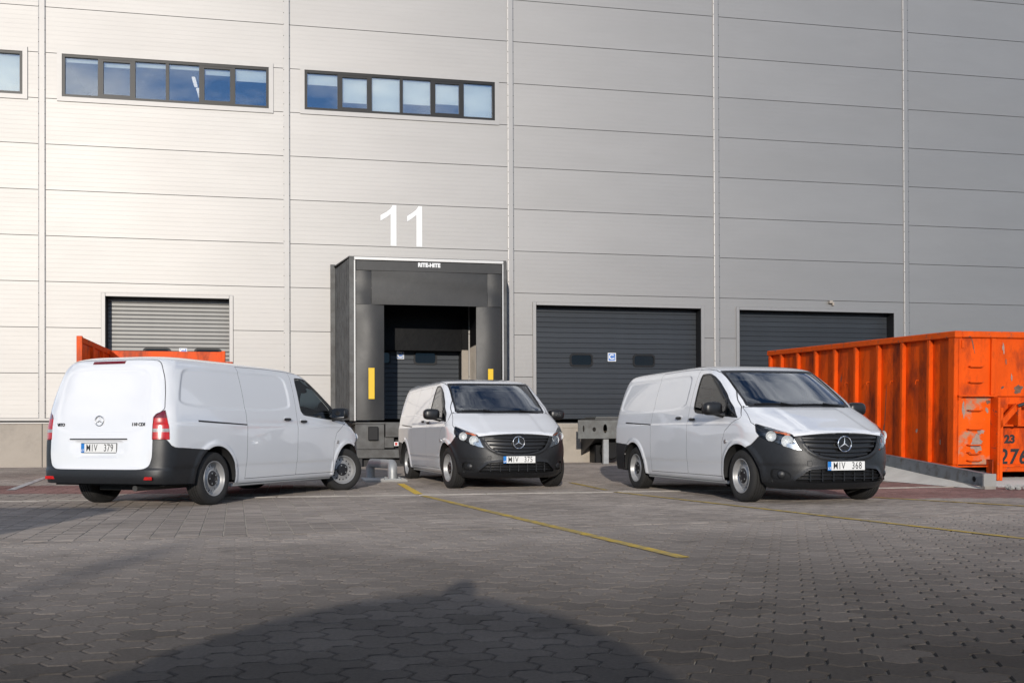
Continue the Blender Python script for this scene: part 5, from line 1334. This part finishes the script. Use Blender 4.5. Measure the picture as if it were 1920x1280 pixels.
def photographer():
    t = PERSON = empty('person', (-.475, -.40, 0), 0, 'person in dark clothes crouching behind the camera, casting the head-shaped shadow', 'person')
    def skin(name, nodes, edges, mt, sub=2):
        me = bpy.data.meshes.new(name); me.from_pydata([n[:3] for n in nodes], edges, []); o = bpy.data.objects.new(name, me); COL.objects.link(o); o.parent = t
        md = o.modifiers.new('skin', 'SKIN'); md.use_smooth_shade = True
        for i, n in enumerate(nodes): me.skin_vertices[0].data[i].radius = (n[3], n[4] if len(n) > 4 else n[3])
        me.skin_vertices[0].data[0].use_root = True
        sb = o.modifiers.new('sub', 'SUBSURF'); sb.levels = sub; sb.render_levels = sub; me.materials.append(M_[mt]); return o
    N = [(0, -.12, .34, .15, .12), (0, -.10, .52, .14, .11), (0, -.04, .72, .16, .11), (0, .02, .86, .07, .07),                 # pelvis, belly, chest, neck
         (.17, -.02, .80, .06), (.24, .14, .62, .048), (.12, .36, .80, .035), (.07, .44, .84, .03),                               # right arm
         (-.17, -.02, .80, .06), (-.22, .16, .62, .048), (-.06, .36, .80, .035), (-.02, .44, .83, .03),
         (.12, -.06, .34, .10), (.16, .26, .46, .075), (.16, .16, .08, .05), (.17, .34, .04, .04),
         (-.12, -.06, .32, .10), (-.17, .20, .14, .075), (-.17, -.16, .08, .05), (-.17, -.24, .04, .04)]
    E = [(0, 1), (1, 2), (2, 3), (2, 4), (4, 5), (5, 6), (6, 7), (2, 8), (8, 9), (9, 10), (10, 11), (0, 12), (12, 13), (13, 14), (14, 15), (0, 16), (16, 17), (17, 18), (18, 19)]
    skin('body', N, E, 'cloth')
    V = []; F = []
    for i in range(13):
        th = math.pi*i/12
        for j in range(16):
            ph = 2*math.pi*j/16; r = 1 + .10*math.sin(th)*max(0, math.sin(ph))*math.exp(-((th-1.75)/.25)**2)
            V.append((.078*math.sin(th)*math.cos(ph)*r, .03 + .098*math.sin(th)*math.sin(ph)*r, 1.0 + .118*math.cos(th)))
    for i in range(12):
        for j in range(16): F.append((i*16+j, (i+1)*16+j, (i+1)*16+(j+1) % 16, i*16+(j+1) % 16))
    MB().add(V, F).build('head', 'skin', t, smooth=60)
    V2 = [(x*1.07, (y-.03)*1.05 + .018, (z-1.0)*1.06 + 1.006) for x, y, z in V]
    MB().add(V2, [f for f in F if (V[f[0]][2] > 1.045 or V[f[0]][1] < .0)]).build('hair', 'black_paint', t, smooth=60)
mat('cloth', (.03, .035, .05), rough=.9); mat('skin', (.55, .34, .25), rough=.5)
photographer(); bpy.data.objects['person'].scale = (1.15,)*3
lp = empty('street_lamp', (-3.8, -30.0, 0), 0, 'tall grey street lamp behind the photographer, casting the thin diagonal shadow', 'street lamp')
MB().tube([(0, 0, 0), (0, 0, 1.0), (0, 0, 7.3)], [.09, .08, .06], 14).build('pole', 'galv', lp, smooth=40); MB().bbox((-.12, -.12, 7.3), (.12, .55, 7.42), .03).build('lamp_head', 'galv_dark', lp); MB().bbox((-.17, -.17, 0), (.17, .17, .04), .01).build('base_plate', 'galv', lp)

# made-up low hall behind the camera, added for dark reflections in paint and glass
hall = empty('added_hall', (-6, -58, 0), 0, 'low grey hall added behind the photographer for its reflections', 'building')
MB().box((-40, -20, 0), (44, 0, 6.2)).build('wall', 'plinth', hall); MB().box((-40.4, -20.4, 6.2), (44.4, .4, 6.7)).build('roof', 'dark_steel', hall)
for k in range(9):
    x = -36 + k*8.6; MB().box((x, .02, 0.1), (x+4.2, .10, 4.2)).build('door', 'door_grey', hall); MB().box((x+5.0, .02, 3.2), (x+7.6, .08, 4.6)).build('window', 'frame_dark', hall)
